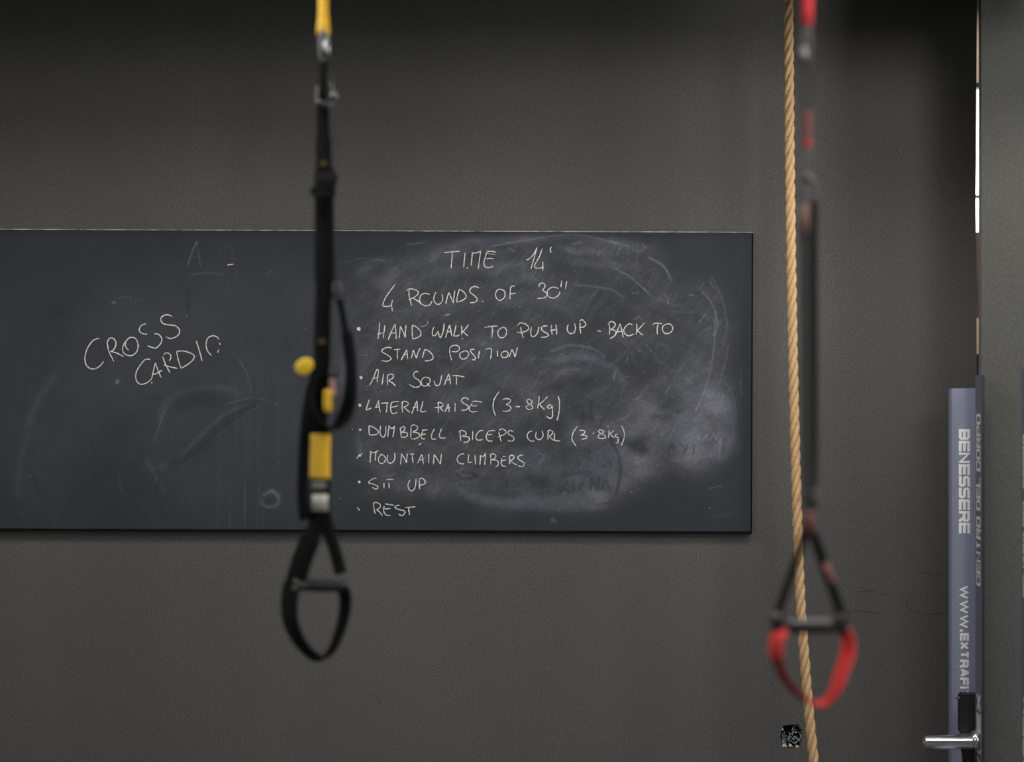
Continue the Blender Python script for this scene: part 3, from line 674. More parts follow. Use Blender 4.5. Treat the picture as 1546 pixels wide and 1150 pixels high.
# ---- chalk handwriting.  Each entry: crop origin, crop scale, strokes in that crop
A_ = (100, 440, 5.946); B_ = (660, 350, 7.027); C_ = (540, 350, 8.844); D_ = (530, 470, 8.137); E_ = (710, 470, 9.094)
F_ = (870, 470, 9.6625); G_ = (530, 585, 8.847); H_ = (690, 585, 8.847); I_ = (530, 700, 9.094); J_ = (820, 570, 4.685)
TXT = {
'title cross': [(A_, [
 [(295,418),(240,440),(190,510),(168,590),(178,655),(215,690),(260,692),(305,665),(335,625)],
 [(365,450),(385,540),(428,628)], [(365,470),(380,430),(410,415),(440,440),(445,480),(425,520),(395,540)], [(395,538),(450,550),(518,585)],
 [(535,440),(510,490),(510,540),(545,570),(595,572),(635,535),(645,480),(625,425),(580,410),(545,435),(530,475),(540,505),(560,525)], [(640,480),(655,490)],
 [(718,290),(680,300),(655,335),(665,365),(695,380),(728,382)], [(790,378),(830,385),(858,425),(845,470),(815,500),(795,508),(730,488)],
 [(948,222),(905,208),(860,225),(850,260),(875,290),(930,300),(985,310),(1018,350),(1000,395),(940,422),(895,405)]])],
'title cardio': [(A_, [
 [(755,608),(710,610),(665,660),(630,720),(625,780),(645,820),(680,832),(730,815),(765,785)],
 [(765,790),(785,700),(800,640)], [(800,640),(825,710),(852,772)], [(775,745),(810,735),(862,705)], 'o', (768,818,6),
 [(865,580),(890,650),(932,730)], [(875,570),(895,550),(930,560),(940,590),(925,625)], [(875,658),(930,675),(1000,690)],
 [(990,535),(1005,610),(1030,690)], [(990,535),(1060,535),(1130,560),(1150,590),(1110,640),(1030,690)],
 [(1165,440),(1195,530),(1220,625)], [(1305,575),(1270,535),(1255,480),(1270,420),(1310,398),(1350,405),(1370,430)],
 [(1378,460),(1380,480)], [(1372,520),(1358,548)]])],
'time line': [(B_, [
 [(70,220),(150,212),(245,205)], [(162,215),(155,300),(148,388)], [(298,215),(288,300),(280,380)], 'o', (320,382,7),
 [(375,210),(368,280),(362,358)], [(375,225),(420,222),(462,200)], [(462,200),(448,300),(435,395)],
 [(628,220),(580,205),(530,215),(510,270),(495,330),(510,370),(550,378),(600,362)], [(520,285),(560,280),(602,288)],
 [(943,300),(985,280),(1030,225),(1062,160)], [(1062,160),(1030,270),(995,395)],
 [(1115,175),(1085,260),(1035,350),(1045,380),(1080,385),(1120,375)], [(1120,315),(1121,360),(1122,410)], [(1210,160),(1200,185),(1208,220)]])],
'rounds line': [(C_, [
 [(502,697),(440,780),(375,870),(335,965),(345,990),(400,995),(450,980)], [(465,905),(452,980),(465,1060)],
 [(655,780),(700,760),(760,770),(810,800),(795,840),(740,880),(675,905)], [(685,780),(690,870),(722,985)], [(745,885),(800,920),(860,970)],
 [(962,835),(905,820),(850,840),(828,890),(840,950),(900,985),(960,975),(995,920)],
 [(1045,805),(1020,860),(1020,920),(1060,965),(1105,955),(1135,900),(1125,825)]]),
 (B_, [[(92,765),(105,700),(125,640)], [(125,640),(145,690),(172,755)], [(172,755),(178,690),(188,620)],
 [(235,605),(215,680),(205,745)], [(235,605),(280,635),(308,680),(280,720),(210,745)],
 [(445,595),(400,578),(355,600),(350,640),(400,680),(425,715),(400,745),(348,752)], 'o', (485,742,6),
 [(670,605),(635,620),(618,670),(640,715),(675,725),(715,690),(715,630),(670,605)],
 [(828,575),(785,580),(775,640),(772,718)], [(765,660),(800,655),(835,650)],
 [(1080,580),(1090,550),(1130,545),(1145,580),(1115,618)], [(1115,618),(1150,640),(1165,670),(1130,700),(1060,705)],
 [(1290,600),(1230,585),(1180,610),(1168,660),(1195,695),(1250,698),(1295,660),(1300,630)], [(1322,515),(1312,585)], [(1375,520),(1362,605)]])],
'hand walk line': [(D_, ['o', (93,215,24), 
 [(350,130),(345,240),(330,345)], [(418,165),(405,250),(395,330)], [(318,280),(395,262)],
 [(455,350),(500,240),(540,155)], [(540,155),(550,240),(555,340)], [(470,270),(545,262)],
 [(590,330),(600,250),(605,180)], [(605,180),(640,250),(668,325)], [(668,325),(668,240),(675,165)],
 [(752,165),(750,250),(755,338)], [(752,165),(800,190),(850,240),(855,290),(810,325),(752,338)],
 [(1020,185),(1000,240),(1005,295),(1040,290),(1070,240)], [(1070,240),(1080,290),(1100,320),(1130,250),(1145,145)],
 [(1160,325),(1185,240),(1210,165)], [(1210,165),(1225,230),(1240,308)], [(1175,255),(1225,245)],
 [(1290,170),(1275,240),(1260,300)], [(1260,300),(1300,302),(1335,290)],
 [(1360,175),(1360,250),(1358,290)], [(1445,160),(1400,220),(1355,270)], [(1370,235),(1400,270),(1440,305)], 'o', (1367,335,8)]),
 (E_, [[(195,220),(280,205),(380,200)], [(300,210),(305,280),(292,360)], [(450,215),(395,250),(378,310),(410,358),(460,355),(498,300),(490,240),(450,215)],
 [(690,215),(705,290),(728,362)], [(650,195),(680,160),(740,165),(800,210),(790,255),(720,285),(640,288)],
 [(840,210),(830,280),(840,335),(875,345),(920,300),(945,205)], [(1060,200),(1010,200),(975,230),(1000,270),(1060,305),(1070,335),(1030,352),(970,355)],
 [(1112,185),(1115,250),(1125,322)], [(1175,180),(1185,250),(1185,322)], [(1095,262),(1185,248)],
 [(1345,180),(1330,230),(1345,285),(1385,305),(1430,285),(1445,225),(1430,165)]]),
 (F_, [[(55,160),(55,240),(65,322)], [(50,140),(85,120),(120,150),(140,190),(110,225),(40,235)], [(308,280),(362,292)],
 [(480,185),(488,260),(485,335)], [(465,190),(500,150),(550,160),(570,195),(545,235),(500,265)], [(500,265),(560,275),(580,310),(560,355),(492,398)],
 [(580,330),(610,250),(640,180)], [(640,180),(665,280),(688,378)], [(590,300),(660,290)],
 [(818,195),(780,180),(725,215),(692,275),(715,330),(770,355),(840,330)],
 [(880,175),(885,250),(872,335)], [(995,165),(930,240),(880,290)], [(890,280),(930,315),(972,348)],
 [(1112,190),(1170,170),(1255,180)], [(1195,180),(1180,260),(1185,335)],
 [(1330,180),(1270,210),(1258,270),(1295,320),(1350,318),(1400,280),(1405,225),(1370,185),(1325,180)]])],
'stand position line': [(D_, [
 [(500,450),(450,440),(390,465),(380,495),(430,525),(480,560),(490,590),(440,612),(375,602)], [(525,470),(605,462)], [(575,468),(568,520),(570,590)],
 [(615,602),(650,530),(685,470)], [(685,470),(690,530),(698,590)], [(635,535),(695,525)],
 [(738,580),(755,520),(765,470)], [(765,470),(780,520),(805,575)], [(805,575),(820,510),(850,448)],
 [(905,465),(890,520),(878,572)], [(905,465),(960,490),(1005,545),(1000,585),(950,605),(900,605)],
 [(1210,455),(1215,520),(1235,600)], [(1210,455),(1240,425),(1290,415),(1330,440),(1325,475),(1290,495),(1235,492)],
 [(1400,485),(1345,510),(1335,550),(1365,585),(1420,570),(1445,520),(1425,490),(1385,482)],
 [(1520,470),(1480,465),(1468,490),(1500,530),(1528,565),(1515,595),(1485,590)]]),
 (E_, [[(130,540),(115,600),(112,650)], [(212,522),(250,510),(285,510)], [(287,510),(290,560),(278,655)], [(372,535),(374,575),(375,620)],
 [(470,545),(430,570),(425,610),(460,635),(505,620),(520,575),(495,548),(465,545)],
 [(530,632),(550,580),(575,520)], [(575,520),(595,570),(615,628)], [(615,628),(630,560),(648,490)]])],
'air squat line': [(D_, ['o', (122,812,18), [(225,912),(275,820),(310,725),(335,722),(330,790),(318,868)], [(258,828),(325,812)],
 [(400,765),(390,830),(380,900)], [(450,780),(445,840),(452,905)], [(440,790),(480,770),(520,780),(510,820),(460,845)], [(460,850),(510,880),(548,918)],
 [(825,748),(800,735),(770,765),(780,810),(830,845),(855,890),(830,925),(770,928),(715,895)],
 [(910,805),(870,835),(862,880),(890,915),(940,905),(972,860),(960,820),(915,808)], [(930,880),(972,925)],
 [(1018,850),(1035,900),(1065,912),(1095,880),(1115,780)], [(1145,905),(1170,840),(1200,765)], [(1200,765),(1215,830),(1225,900)], [(1150,845),(1215,835)],
 [(1240,790),(1310,790),(1395,805)], [(1295,800),(1295,850),(1295,900)]])],
'lateral raise line': [(G_, ['o', (118,235,20), [(245,160),(220,230),(200,298)], [(200,298),(235,290),(270,270)],
 [(330,262),(350,215),(370,172)], [(370,172),(375,250),(390,330)], [(315,265),(380,255)], [(405,212),(450,205),(500,203)], [(480,210),(478,270),(470,332)],
 [(642,188),(580,188),(540,205),(530,260),(535,320),(565,348),(620,328)], [(515,268),(580,255),(630,240)],
 [(690,195),(680,260),(688,330)], [(670,210),(710,182),(760,200),(755,235),(700,262)], [(700,262),(740,290),(785,332)],
 [(808,352),(840,270),(878,175)], [(878,175),(885,240),(888,315)], [(820,272),(890,250)], [(960,180),(945,250),(925,318)], [(925,318),(960,322),(1003,312)],
 [(1170,200),(1165,270),(1168,338)], [(1150,215),(1180,195),(1225,220),(1215,255),(1110,268)], [(1180,262),(1235,315)],
 [(1258,325),(1275,270),(1300,218)], [(1300,218),(1306,270),(1312,330)], [(1268,278),(1325,268)], [(1390,205),(1389,260),(1388,325)]]),
 (H_, [[(155,165),(120,135),(75,145),(60,180),(90,210),(140,240),(150,270),(110,300),(55,300)],
 [(195,185),(265,182),(335,195)], [(205,210),(170,255),(165,300),(210,325),(272,315)], [(190,245),(272,242)],
 [(562,50),(500,150),(482,230),(490,310),(518,378)], [(610,165),(660,145),(715,165),(700,200),(655,225)], [(655,225),(710,250),(715,290),(670,315),(612,312)],
 [(780,255),(840,255)], [(1000,180),(965,155),(935,170),(945,205),(1000,240),(1010,270),(970,292),(930,280),(928,250),(970,225),(1000,200),(1000,170)],
 [(1098,115),(1090,200),(1075,280)], [(1212,120),(1150,180),(1095,225)], [(1105,225),(1135,260),(1172,295)],
 [(1265,245),(1240,230),(1210,250),(1220,275),(1255,270),(1270,245),(1275,320),(1275,380),(1245,412),(1200,385)],
 [(1350,110),(1368,190),(1365,300),(1350,390),(1332,438)]])],
'biceps curl line': [(G_, ['o', (120,563,16), 'o', (15,555,7),
 [(240,505),(240,570),(245,635)], [(240,510),(300,530),(360,580),(355,615),(310,630),(245,632)],
 [(395,510),(385,590),(400,640),(430,660),(460,620),(465,510)], [(505,520),(495,600),(490,660)], [(500,505),(540,545),(590,515)], [(578,530),(570,600),(558,662)],
 [(655,545),(665,600),(672,665)], [(655,545),(700,520),(720,545),(700,580),(670,600)], [(680,600),(740,600),(755,635),(725,660),(672,665)],
 [(800,530),(800,600),(795,670)], [(800,520),(830,497),(885,520),(880,560),(820,595)], [(820,595),(890,605),(918,640),(870,680),(800,685)],
 [(945,570),(1022,562)], [(960,580),(935,640),(950,680),(990,685)], [(940,630),(1000,618)],
 [(1115,545),(1080,620),(1075,670),(1100,690),(1140,680)], [(1208,548),(1185,610),(1180,655),(1215,675),(1265,670)], [(905,768),(942,740)]]),
 (H_, [[(40,580),(42,640),(52,715)], [(22,595),(60,570),(110,590),(120,625),(60,650)], [(60,650),(150,660),(165,695),(130,730),(85,725)],
 [(210,575),(209,640),(208,700)], [(352,572),(300,580),(255,640),(260,690),(300,702),(345,690)],
 [(420,578),(510,572)], [(420,580),(390,640),(400,695),(440,715),(475,705)], [(400,632),(470,622)],
 [(555,590),(572,650),(590,725)], [(560,570),(600,550),(650,580),(640,620),(545,658)], [(750,590),(710,572),(680,595),(700,630),(755,660),(755,700),(720,715),(680,705)],
 [(1000,580),(960,595),(935,645),(960,695),(1000,715),(1035,710)], [(1060,590),(1050,650),(1075,690),(1115,690),(1150,640),(1135,572)],
 [(1225,580),(1212,640),(1215,700)], [(1205,590),(1240,568),(1280,590),(1260,630),(1225,650)], [(1230,650),(1260,680),(1305,710)],
 [(1305,605),(1300,660),(1305,700),(1340,712),(1378,708)]]),
 (J_, [[(245,340),(212,390),(205,440),(235,485)], [(255,372),(295,375),(290,395),(265,405)], [(265,405),(305,410),(305,428),(270,435)],
 'o', (356,393,5), [(428,380),(405,368),(390,380),(410,395),(438,410),(440,425),(410,430),(388,420),(400,400),(430,385),(425,372)],
 [(468,368),(465,395),(462,425)], [(502,372),(470,398)], [(475,400),(502,425)], [(528,400),(510,405),(512,420),(530,415),(532,400),(530,440),(530,460),(512,458)],
 [(555,340),(572,380),(572,430),(552,480)], 'o', (459,347,4)])],
'mountain climbers line': [(G_, ['o', (118,905,16), [(75,945),(100,915),(148,880)], [(262,860),(258,930),(255,1005)], [(248,850),(300,870),(370,840)], [(335,860),(325,920),(325,975)],
 [(410,895),(370,930),(372,990),(410,1015),(450,985),(455,930),(420,895),(390,890)], [(490,895),(480,960),(500,1000),(545,1005),(585,950),(582,870)],
 [(660,1025),(668,950),(672,880)], [(672,880),(710,940),(740,1005)], [(740,1005),(745,940),(752,878)], [(780,888),(845,885)], [(820,890),(820,950),(830,1005)],
 [(888,1010),(915,950),(945,890)], [(945,890),(960,960),(965,1028)], [(915,970),(970,955)], [(1038,885),(1038,950),(1038,1010)],
 [(1100,1025),(1105,960),(1110,890)], [(1110,890),(1150,950),(1195,1025)], [(1195,1025),(1200,950),(1208,885)]]),
 (H_, [[(100,890),(60,885),(15,920),(0,960),(20,1000),(60,1018),(95,1015)], [(158,888),(150,950),(148,1000)], [(148,1000),(200,995)], [(238,895),(250,1025)],
 [(315,900),(310,970),(305,1035)], [(315,905),(350,920),(385,870)], [(380,890),(375,960),(370,1035)],
 [(445,890),(452,960),(448,1030)], [(445,890),(490,885),(520,910),(500,945),(465,965)], [(465,965),(530,970),(555,1010),(540,1045),(510,1058)],
 [(608,920),(650,920)], [(600,940),(590,1000),(610,1045),(660,1050)], [(590,978),(655,965)],
 [(705,920),(700,970),(705,1025)], [(695,920),(740,900),(760,930),(740,960),(700,975)], [(710,975),(750,1005),(800,1035)],
 [(880,905),(840,905),(810,935),(840,970),(890,1000),(895,1035),(860,1055),(815,1040)]])],
'sit up line': [(I_, ['o', (113,250,18), [(350,195),(300,205),(245,245),(250,265),(310,280),(365,310),(365,335),(330,345),(288,318)],
 [(452,260),(452,338)], [(485,215),(585,215)], [(518,260),(525,338)], [(810,220),(780,290),(800,355),(840,370),(880,320),(892,205)],
 [(935,210),(938,280),(942,352)], [(935,205),(980,200),(1018,240),(1000,280),(920,298)]])],
'rest line': [(I_, ['o', (92,605,10), 'o', (110,630,11), [(305,545),(315,610),(330,688)], [(300,545),(345,530),(400,560),(395,600),(350,628)], [(350,628),(390,660),(432,710)],
 [(465,550),(590,568)], [(455,580),(445,640),(480,700),(545,712)], [(440,622),(545,612)],
 [(665,568),(620,575),(605,600),(650,625),(730,645),(735,680),(695,712),(655,690)], [(742,600),(885,590)], [(790,598),(795,650),(805,708)]])],
'stray dash': [((0, 0, 1), [[(343,400),(353,398.5)]])],
}
CW = 1.5
layer = 0
for key, groups in TXT.items():
    m = MB()
    for (ox, oy, sc), strokes in groups:
        it = iter(strokes)
        for s_ in it:
            if isinstance(s_, str):
                cx, cy, rr = next(it); cx, cy, rr = ox+cx/sc, oy+cy/sc, rr/sc*1.05
                layer += 1; off = 0.0016 + (layer % 9)*0.00004
                nn = 12; c0 = board_pt(cx, cy, off)
                ring = [board_pt(cx + rr*(0.85+0.3*random.random())*math.cos(2*math.pi*k/nn), cy + rr*(0.85+0.3*random.random())*math.sin(2*math.pi*k/nn), off) for k in range(nn)]
                m.add([c0]+ring, [(0, 1+(k+1) % nn, 1+k) for k in range(nn)])
                continue
            pts = [(ox+x/sc, oy+y/sc) for x, y in s_]
            pts = cr(pts, 5) if len(pts) > 2 else cr(pts, 6)
            layer += 1; off = 0.0016 + (layer % 9)*0.00004
            w3 = [board_pt(x, y, off) for x, y in pts]
            ribbon2d(m, [(p.x, p.z) for p in w3], CW*SB*random.uniform(0.9, 1.1), w3[0].y, True, 0.18)
    o = m.build('chalk_writing', M['chalk'], board); o['kind'] = 'stuff'
m = MB()
for s_ in ([(634,493),(641,492),(646,488),(645,484)], [(672,476),(680,474.5)], [(735,383),(748,384)]):
    w3 = [board_pt(x, y, 0.0016) for x, y in cr(s_, 4)]
    ribbon2d(m, [(p.x, p.z) for p in w3], 1.3*SB, w3[0].y, True, 0.2)
o = m.build('chalk_writing', M['faintchalk'], board); o['kind'] = 'stuff'

# ------------------------------------------------------------------ twisted rope
rope_px = [(1189.2,-160),(1190,-60),(1190.4,0),(1191.3,120),(1192.4,240),(1193.8,340),(1196.7,520),(1201.2,700),(1204.3,800),(1208,900),(1212,960),(1219,1050),(1228.6,1150),(1238,1240),(1243,1285)]
RD = 5.68
def rope_center(n_per=14):
    pts = []
    for (x, y) in cr(rope_px, n_per): pts.append(P(x, y, RD - max(0, (y-500))*0.00012))
    # up to the ceiling
    top = pts[0]; out = []
    zz = CEIL-0.03
    k = 8
    for i in range(k): out.append(Vector((top.x + (i-k)*0.0003, top.y, zz + (top.z-zz)*i/k)))
    return out + pts
ctr = rope_center()
# resample evenly
seg = [0]
for a, b in zip(ctr, ctr[1:]): seg.append(seg[-1] + (b-a).length)
total = seg[-1]
def rope_at(s):
    import bisect
    i = min(max(bisect.bisect_right(seg, s)-1, 0), len(ctr)-2)
    t_ = (s-seg[i])/(seg[i+1]-seg[i]); return ctr[i].lerp(ctr[i+1], t_)
rope = empty('climbing_rope', rope_at(total-0.001), 'thick tan twisted climbing rope hanging in front of the wall', 'rope')
RR = 0.0160; sa = RR/2.10; sh = RR - sa; PITCH = 0.139
ns = 1500; nr = 14
for k in range(3):
    v = []; uvc = []
    for i in range(ns+1):
        s = total*i/ns; c = rope_at(s); t_ = (rope_at(min(s+0.01, total)) - rope_at(max(s-0.01, 0))).normalized()
        ax = Vector((1, 0, 0)); ax = (ax - t_*ax.dot(t_)).normalized(); ay = ax.cross(t_)*1.0
        if ay.y < 0: ay = -ay
        th = -2*math.pi*s/PITCH + 2*math.pi*k/3
        wob = 1 + 0.03*math.sin(s*37+k)+0.02*math.sin(s*91+2*k)
        rad = ax*math.cos(th) + ay*math.sin(th)
        cc = c + rad*sh*wob
        # tangent of the helix
        tang = (t_ + (-ax*math.sin(th)+ay*math.cos(th))*(-2*math.pi/PITCH*sh)).normalized()
        side = tang.cross(rad).normalized()
        for j in range(nr):
            a = 2*math.pi*j/nr
            bump_ = 1 + 0.035*math.cos(a*7 + s*300)
            v.append(cc + (rad*math.cos(a)*1.0 + side*math.sin(a)*1.06)*sa*bump_)
            uvc.append((j/nr, s*18))
    f = [(i*nr+j, i*nr+(j+1) % nr, (i+1)*nr+(j+1) % nr, (i+1)*nr+j) for i in range(ns) for j in range(nr)]
    f += [tuple(reversed(range(nr))), tuple(ns*nr+j for j in range(nr))]
    o = mesh('strand', v, f, M['rope'], rope, True)
    ul = o.data.uv_layers.new(name='UVMap')
    li = np.zeros(len(o.data.loops), np.int32); o.data.loops.foreach_get('vertex_index', li)
    ua = np.array(uvc, np.float32)
    uvv = ua[li]
    # fix the seam: on faces that wrap, send 0 to 1
    nq = ns*nr*4; q4 = uvv[:nq].reshape(-1, 4, 2); wrap = (q4[:, :, 0].max(1) - q4[:, :, 0].min(1)) > 0.5
    q4[wrap, :, 0] = np.where(q4[wrap, :, 0] < 0.5, q4[wrap, :, 0]+1, q4[wrap, :, 0]); uvv[:nq] = q4.reshape(-1, 2)
    ul.data.foreach_set('uv', uvv.ravel())
# loose fibres standing out of the lay
m = MB()
for k in range(260):
    s = random.uniform(0.3, total-0.05); c = rope_at(s); a = random.uniform(0, 2*math.pi)
    r0 = Vector((math.cos(a), math.sin(a), 0)); L_ = random.uniform(0.004, 0.011)
    p0 = c + r0*RR*0.9; p1 = p0 + r0*L_*0.5 + Vector((0, 0, random.uniform(-1, 1)*L_)); p2 = p1 + r0*L_*0.3 + Vector((random.uniform(-1, 1), 0, random.uniform(-1, 1)))*L_*0.4
    m.tube([p0, p1, p2], 0.00022, 3, False)
o = m.build('loose_fibres', M['rope'], rope); o['kind'] = 'stuff'
o.data.uv_layers.new(name='UVMap')
m = MB(); m.lathe((ctr[0].x, ctr[0].y, CEIL-0.05), (0, 0, 1), [(0, 0.024), (0.02, 0.026), (0.045, 0.05), (0.05, 0.05)]); m.build('ceiling_fixing', M['dullsteel'], rope, True)
m = MB(); e0 = rope_at(total); m.lathe(e0 + Vector((0, 0, 0.05)), (0, 0, -1), [(0, 0.0165), (0.002, 0.018), (0.05, 0.018), (0.054, 0.015)]); m.build('taped_end', M['nylon'], rope, True)

# ------------------------------------------------------------------ black and yellow suspension strap
XA = (1, 0, 0)
def px(n_, d): return n_ * d / F
dl = 4.30
top_l = P(487, 0, dl)
sl = empty('suspension_trainer', (top_l.x, top_l.y, CEIL), 'black suspension training strap with yellow anchor and yellow tag, black foot loop', 'exercise strap')
def upto(pt): return Vector((pt.x, pt.y, CEIL-0.045))
def hook(par, pt, mt):
    m = MB(); m.lathe((pt.x, pt.y, CEIL-0.002), (0, 0, -1), [(0, 0.03), (0.006, 0.03), (0.010, 0.012), (0.018, 0.008)])
    ring = [Vector((pt.x, pt.y, CEIL-0.038)) + Vector((0, math.cos(t), math.sin(t)))*0.020 for t in [2*math.pi*k/20 for k in range(21)]]
    m.tube(ring, 0.004, 8, False); m.build('ceiling_hook', mt, par, True)
hook(sl, top_l, M['dullsteel'])
m = MB(); a = P(488, -20, dl)
m.strap([Vector((a.x, a.y-0.004, CEIL-0.055)), a + Vector((0, -0.004, 0)), P(488, 20, dl), P(488, 40, dl), P(487.5, 52, dl)],
        [px(15, dl), px(15, dl), px(15, dl), px(19, dl), px(21, dl)], 0.0035, XA)
m.strap([Vector((a.x, a.y+0.006, CEIL-0.055)), a + Vector((0, 0.006, 0)), P(489, 40, dl+0.006), P(489, 50, dl+0.004)], px(12, dl), 0.003, XA)
o = m.build('anchor_strap', M['yellow'], sl, True); o['label'] = 'yellow anchor webbing'
def carabiner(par, x, y0, y1, w_, d, mt, r=0.0035, name='carabiner'):
    m = MB(); cy = (y0+y1)/2; hh = (y1-y0)/2
    pts = [P(x + w_*math.cos(t)*(1 if math.cos(t) > 0 else 0.85), cy - hh*math.sin(t)*(abs(math.sin(t))**-0.2 if abs(math.sin(t)) > .05 else 1), d) for t in [2*math.pi*k/28 for k in range(29)]]
    m.tube(pts, r, 8, False); return m.build(name, mt, par, True)
o = carabiner(sl, 488, 48, 92, 6, dl, M['steel'], 0.0042)
m = MB(); m.tube([P(493, 62, dl-0.004), P(493, 88, dl-0.004)], 0.008, 12); m.build('locking_sleeve', M['steel'], o, True)
m = MB(); m.strap(pathP([(489,90,dl),(488,110,dl),(488,130,dl),(487,150,dl),(486,165,dl)]), px(13, dl), 0.004, XA); m.build('upper_loop', M['nylon'], sl, True)
m = MB(); m.tube([P(484, 152, dl-0.012), P(484, 158, dl-0.012)], 0.011, 14); m.tube([P(504, 140, dl-0.012), P(505, 152, dl-0.012)], 0.009, 14)
m.tube(pathP([(480,132,dl),(478,150,dl-0.01),(486,160,dl-0.01),(500,158,dl-0.01),(507,146,dl),(498,124,dl)]), 0.003, 8)
m.build('equaliser_ring', M['dullsteel'], sl, True)
m = MB(); m.tube(pathP([(497,105,dl+0.01),(503,125,dl+0.01),(506,150,dl+0.01),(506,200,dl+0.01),(505,262,dl+0.01)]), 0.0022, 8); m.build('safety_cord', M['nylongrey'], sl, True)
m = MB(); m.strap(pathP([(487,160,dl),(488,210,dl),(489,262,dl)]), [px(20,dl)]*6+[px(24,dl)]*7, 0.005, XA)
m.strap(pathP([(490,255,dl-0.006),(489.5,300,dl),(489,380,dl),(489,430,dl),(487,480,dl),(486,560,dl),(487,600,dl),(483,640,dl-0.004)]), 
        [px(29,dl)]*18 + [px(25,dl)]*12 + [px(21,dl)]*13, 0.004, XA)
m.build('main_strap', M['nylon'], sl, True)
m = MB(); m.strap(pathP([(497,300,dl+0.012),(499,350,dl+0.012),(502,400,dl+0.012),(507,440,dl+0.008)]), px(14, dl), 0.003, XA); m.build('return_strap', M['nylongrey'], sl, True)
m = MB(); q = P(488.5, 246, dl-0.005); m.box((q.x-0.007, q.y-0.001, q.z-0.006), (q.x+0.007, q.y+0.002, q.z+0.006)); o = m.build('woven_mark', M['yellowp'], sl)
M['dimyellow'] = mat('faded_yellow_print', (0.08, 0.06, 0.01), 0.7, noise_scale=60); o.data.materials[0] = M['dimyellow']
m = MB(); q = P(486, 515, dl-0.004); m.box((q.x-0.008, q.y-0.001, q.z-0.006), (q.x+0.008, q.y+0.002, q.z+0.006)); m.build('woven_mark', M['dimyellow'], sl)
for (y0, y1, x0, x1) in ((264, 275, 474, 510), (283, 295, 469, 507)):
    m = MB(); a = P(x0, y1, dl-0.012); b_ = P(x1, y0, dl+0.014)
    rr = 0.002; m.box((a.x, a.y, a.z), (b_.x, a.y+0.004, b_.z)); m.box((a.x, b_.y-0.004, a.z), (b_.x, b_.y, b_.z)); m.box((a.x, a.y, a.z), (a.x+0.003, b_.y, b_.z)); m.box((b_.x-0.003, a.y, a.z), (b_.x, b_.y, b_.z))
    m.build('keeper_band', M['rubber'], sl)
m = MB(); m.strap(pathP([(491,270,dl-0.014),(490,290,dl-0.014)]), px(31,dl), 0.003, XA); m.build('keeper_sleeve', M['nylon'], sl, True)
# cam buckle and its loop
m = MB(); a = P(501, 452, dl-0.004); b_ = P(514, 426, dl+0.012)
m.tube([P(502, 428, dl), P(514, 430, dl)], 0.004, 8); m.tube([P(503, 450, dl), P(515, 448, dl)], 0.004, 8)
m.tube([P(503, 428, dl), P(504, 450, dl)], 0.0035, 8); m.tube([P(513, 430, dl), P(514, 449, dl)], 0.0035, 8)
m.box((a.x+0.004, a.y+0.004, a.z+0.006), (b_.x-0.004, a.y+0.007, b_.z-0.006))
m.build('cam_buckle', M['dullsteel'], sl, True)
m = MB()
lp = [(512,450,dl+0.008),(519,485,dl+0.006),(526,530,dl),(531,570,dl-0.01),(530,605,dl-0.015),(521,632,dl-0.018),(502,645,dl-0.02),(484,640,dl-0.018),(472,618,dl-0.012),(471,592,dl-0.008),(479,565,dl-0.005)]
wx_ = []
lpp = cr(lp, 6)
for i in range(len(lpp)):
    t_ = i/(len(lpp)-1); wx_.append((0.50+0.25*math.sin(t_*math.pi), -1.0, 0.0))
m.strap([P(*q) for q in lpp], [px(26 if 8 < i < 52 else 18, dl) for i in range(len(lpp))], 0.009, wx_)
m.strap(pathP([(524,500,dl-.002),(530,550,dl-.004),(527,600,dl-.008),(512,640,dl-.016)]), px(17,dl), 0.006, XA)
m.build('slack_loop', M['nylon'], sl, True)
m = MB()
m.strap(pathP([(483,560,dl-.01),(474,590,dl-.01),(470,620,dl-.012),(478,650,dl-.012),(486,668,dl-.01)]), px(24,dl), 0.005, XA)
m.build('adjuster_strap', M['nylon'], sl, True)
# yellow tab (rounded disc, tilted)
m = MB(); c = P(459.5, 553, dl-0.01); n = 24
ax = Vector((math.cos(0.6), 0, math.sin(0.6))); ay = Vector((-math.sin(0.6), 0, math.cos(0.6)))
v = []
for dy, sc_ in ((-0.004, 0.8), (-0.002, 1), (0.002, 1), (0.004, 0.8)):
    v += [c + ax*math.cos(2*math.pi*k/n)*0.0235*sc_ + ay*math.sin(2*math.pi*k/n)*0.0185*sc_ + Vector((0, dy, 0)) for k in range(n)]
f = [(i*n+k, i*n+(k+1) % n, (i+1)*n+(k+1) % n, (i+1)*n+k) for i in range(3) for k in range(n)] + [tuple(reversed(range(n))), tuple(3*n+k for k in range(n))]
m.add(v, f); o = m.build('pull_tab', M['yellowp'], sl, True); o['label'] = 'round yellow pull tab'
m = MB(); m.strap([P(466,556,dl-.006), P(478,560,dl-.006)], px(10,dl), 0.003, (0,0,1)); m.build('tab_stitch', M['nylon'], sl, True)
m = MB(); m.strap(pathP([(495,588,dl-.03),(495,600,dl-.03),(495,622,dl-.03)], 4), [px(9,dl)]+[px(13,dl)]*7+[px(10,dl)], 0.004, XA); m.build('loop_tag', M['yellow'], sl, True)
m = MB(); m.strap(pathP([(501,572,dl-.024),(502,585,dl-.024),(503,597,dl-.026)]), px(9,dl), 0.003, XA); m.build('size_tag', M['pink'], sl, True)
m = MB(); m.tube(pathP([(498,568,dl-.02),(503,548,dl-.02),(511,552,dl-.02),(510,564,dl-.02),(500,572,dl-.02)]), 0.004, 8)
m.tube([P(499,562,dl-.022), P(509,562,dl-.022)], 0.004, 8); m.build('adjuster_buckle', M['dullsteel'], sl, True)
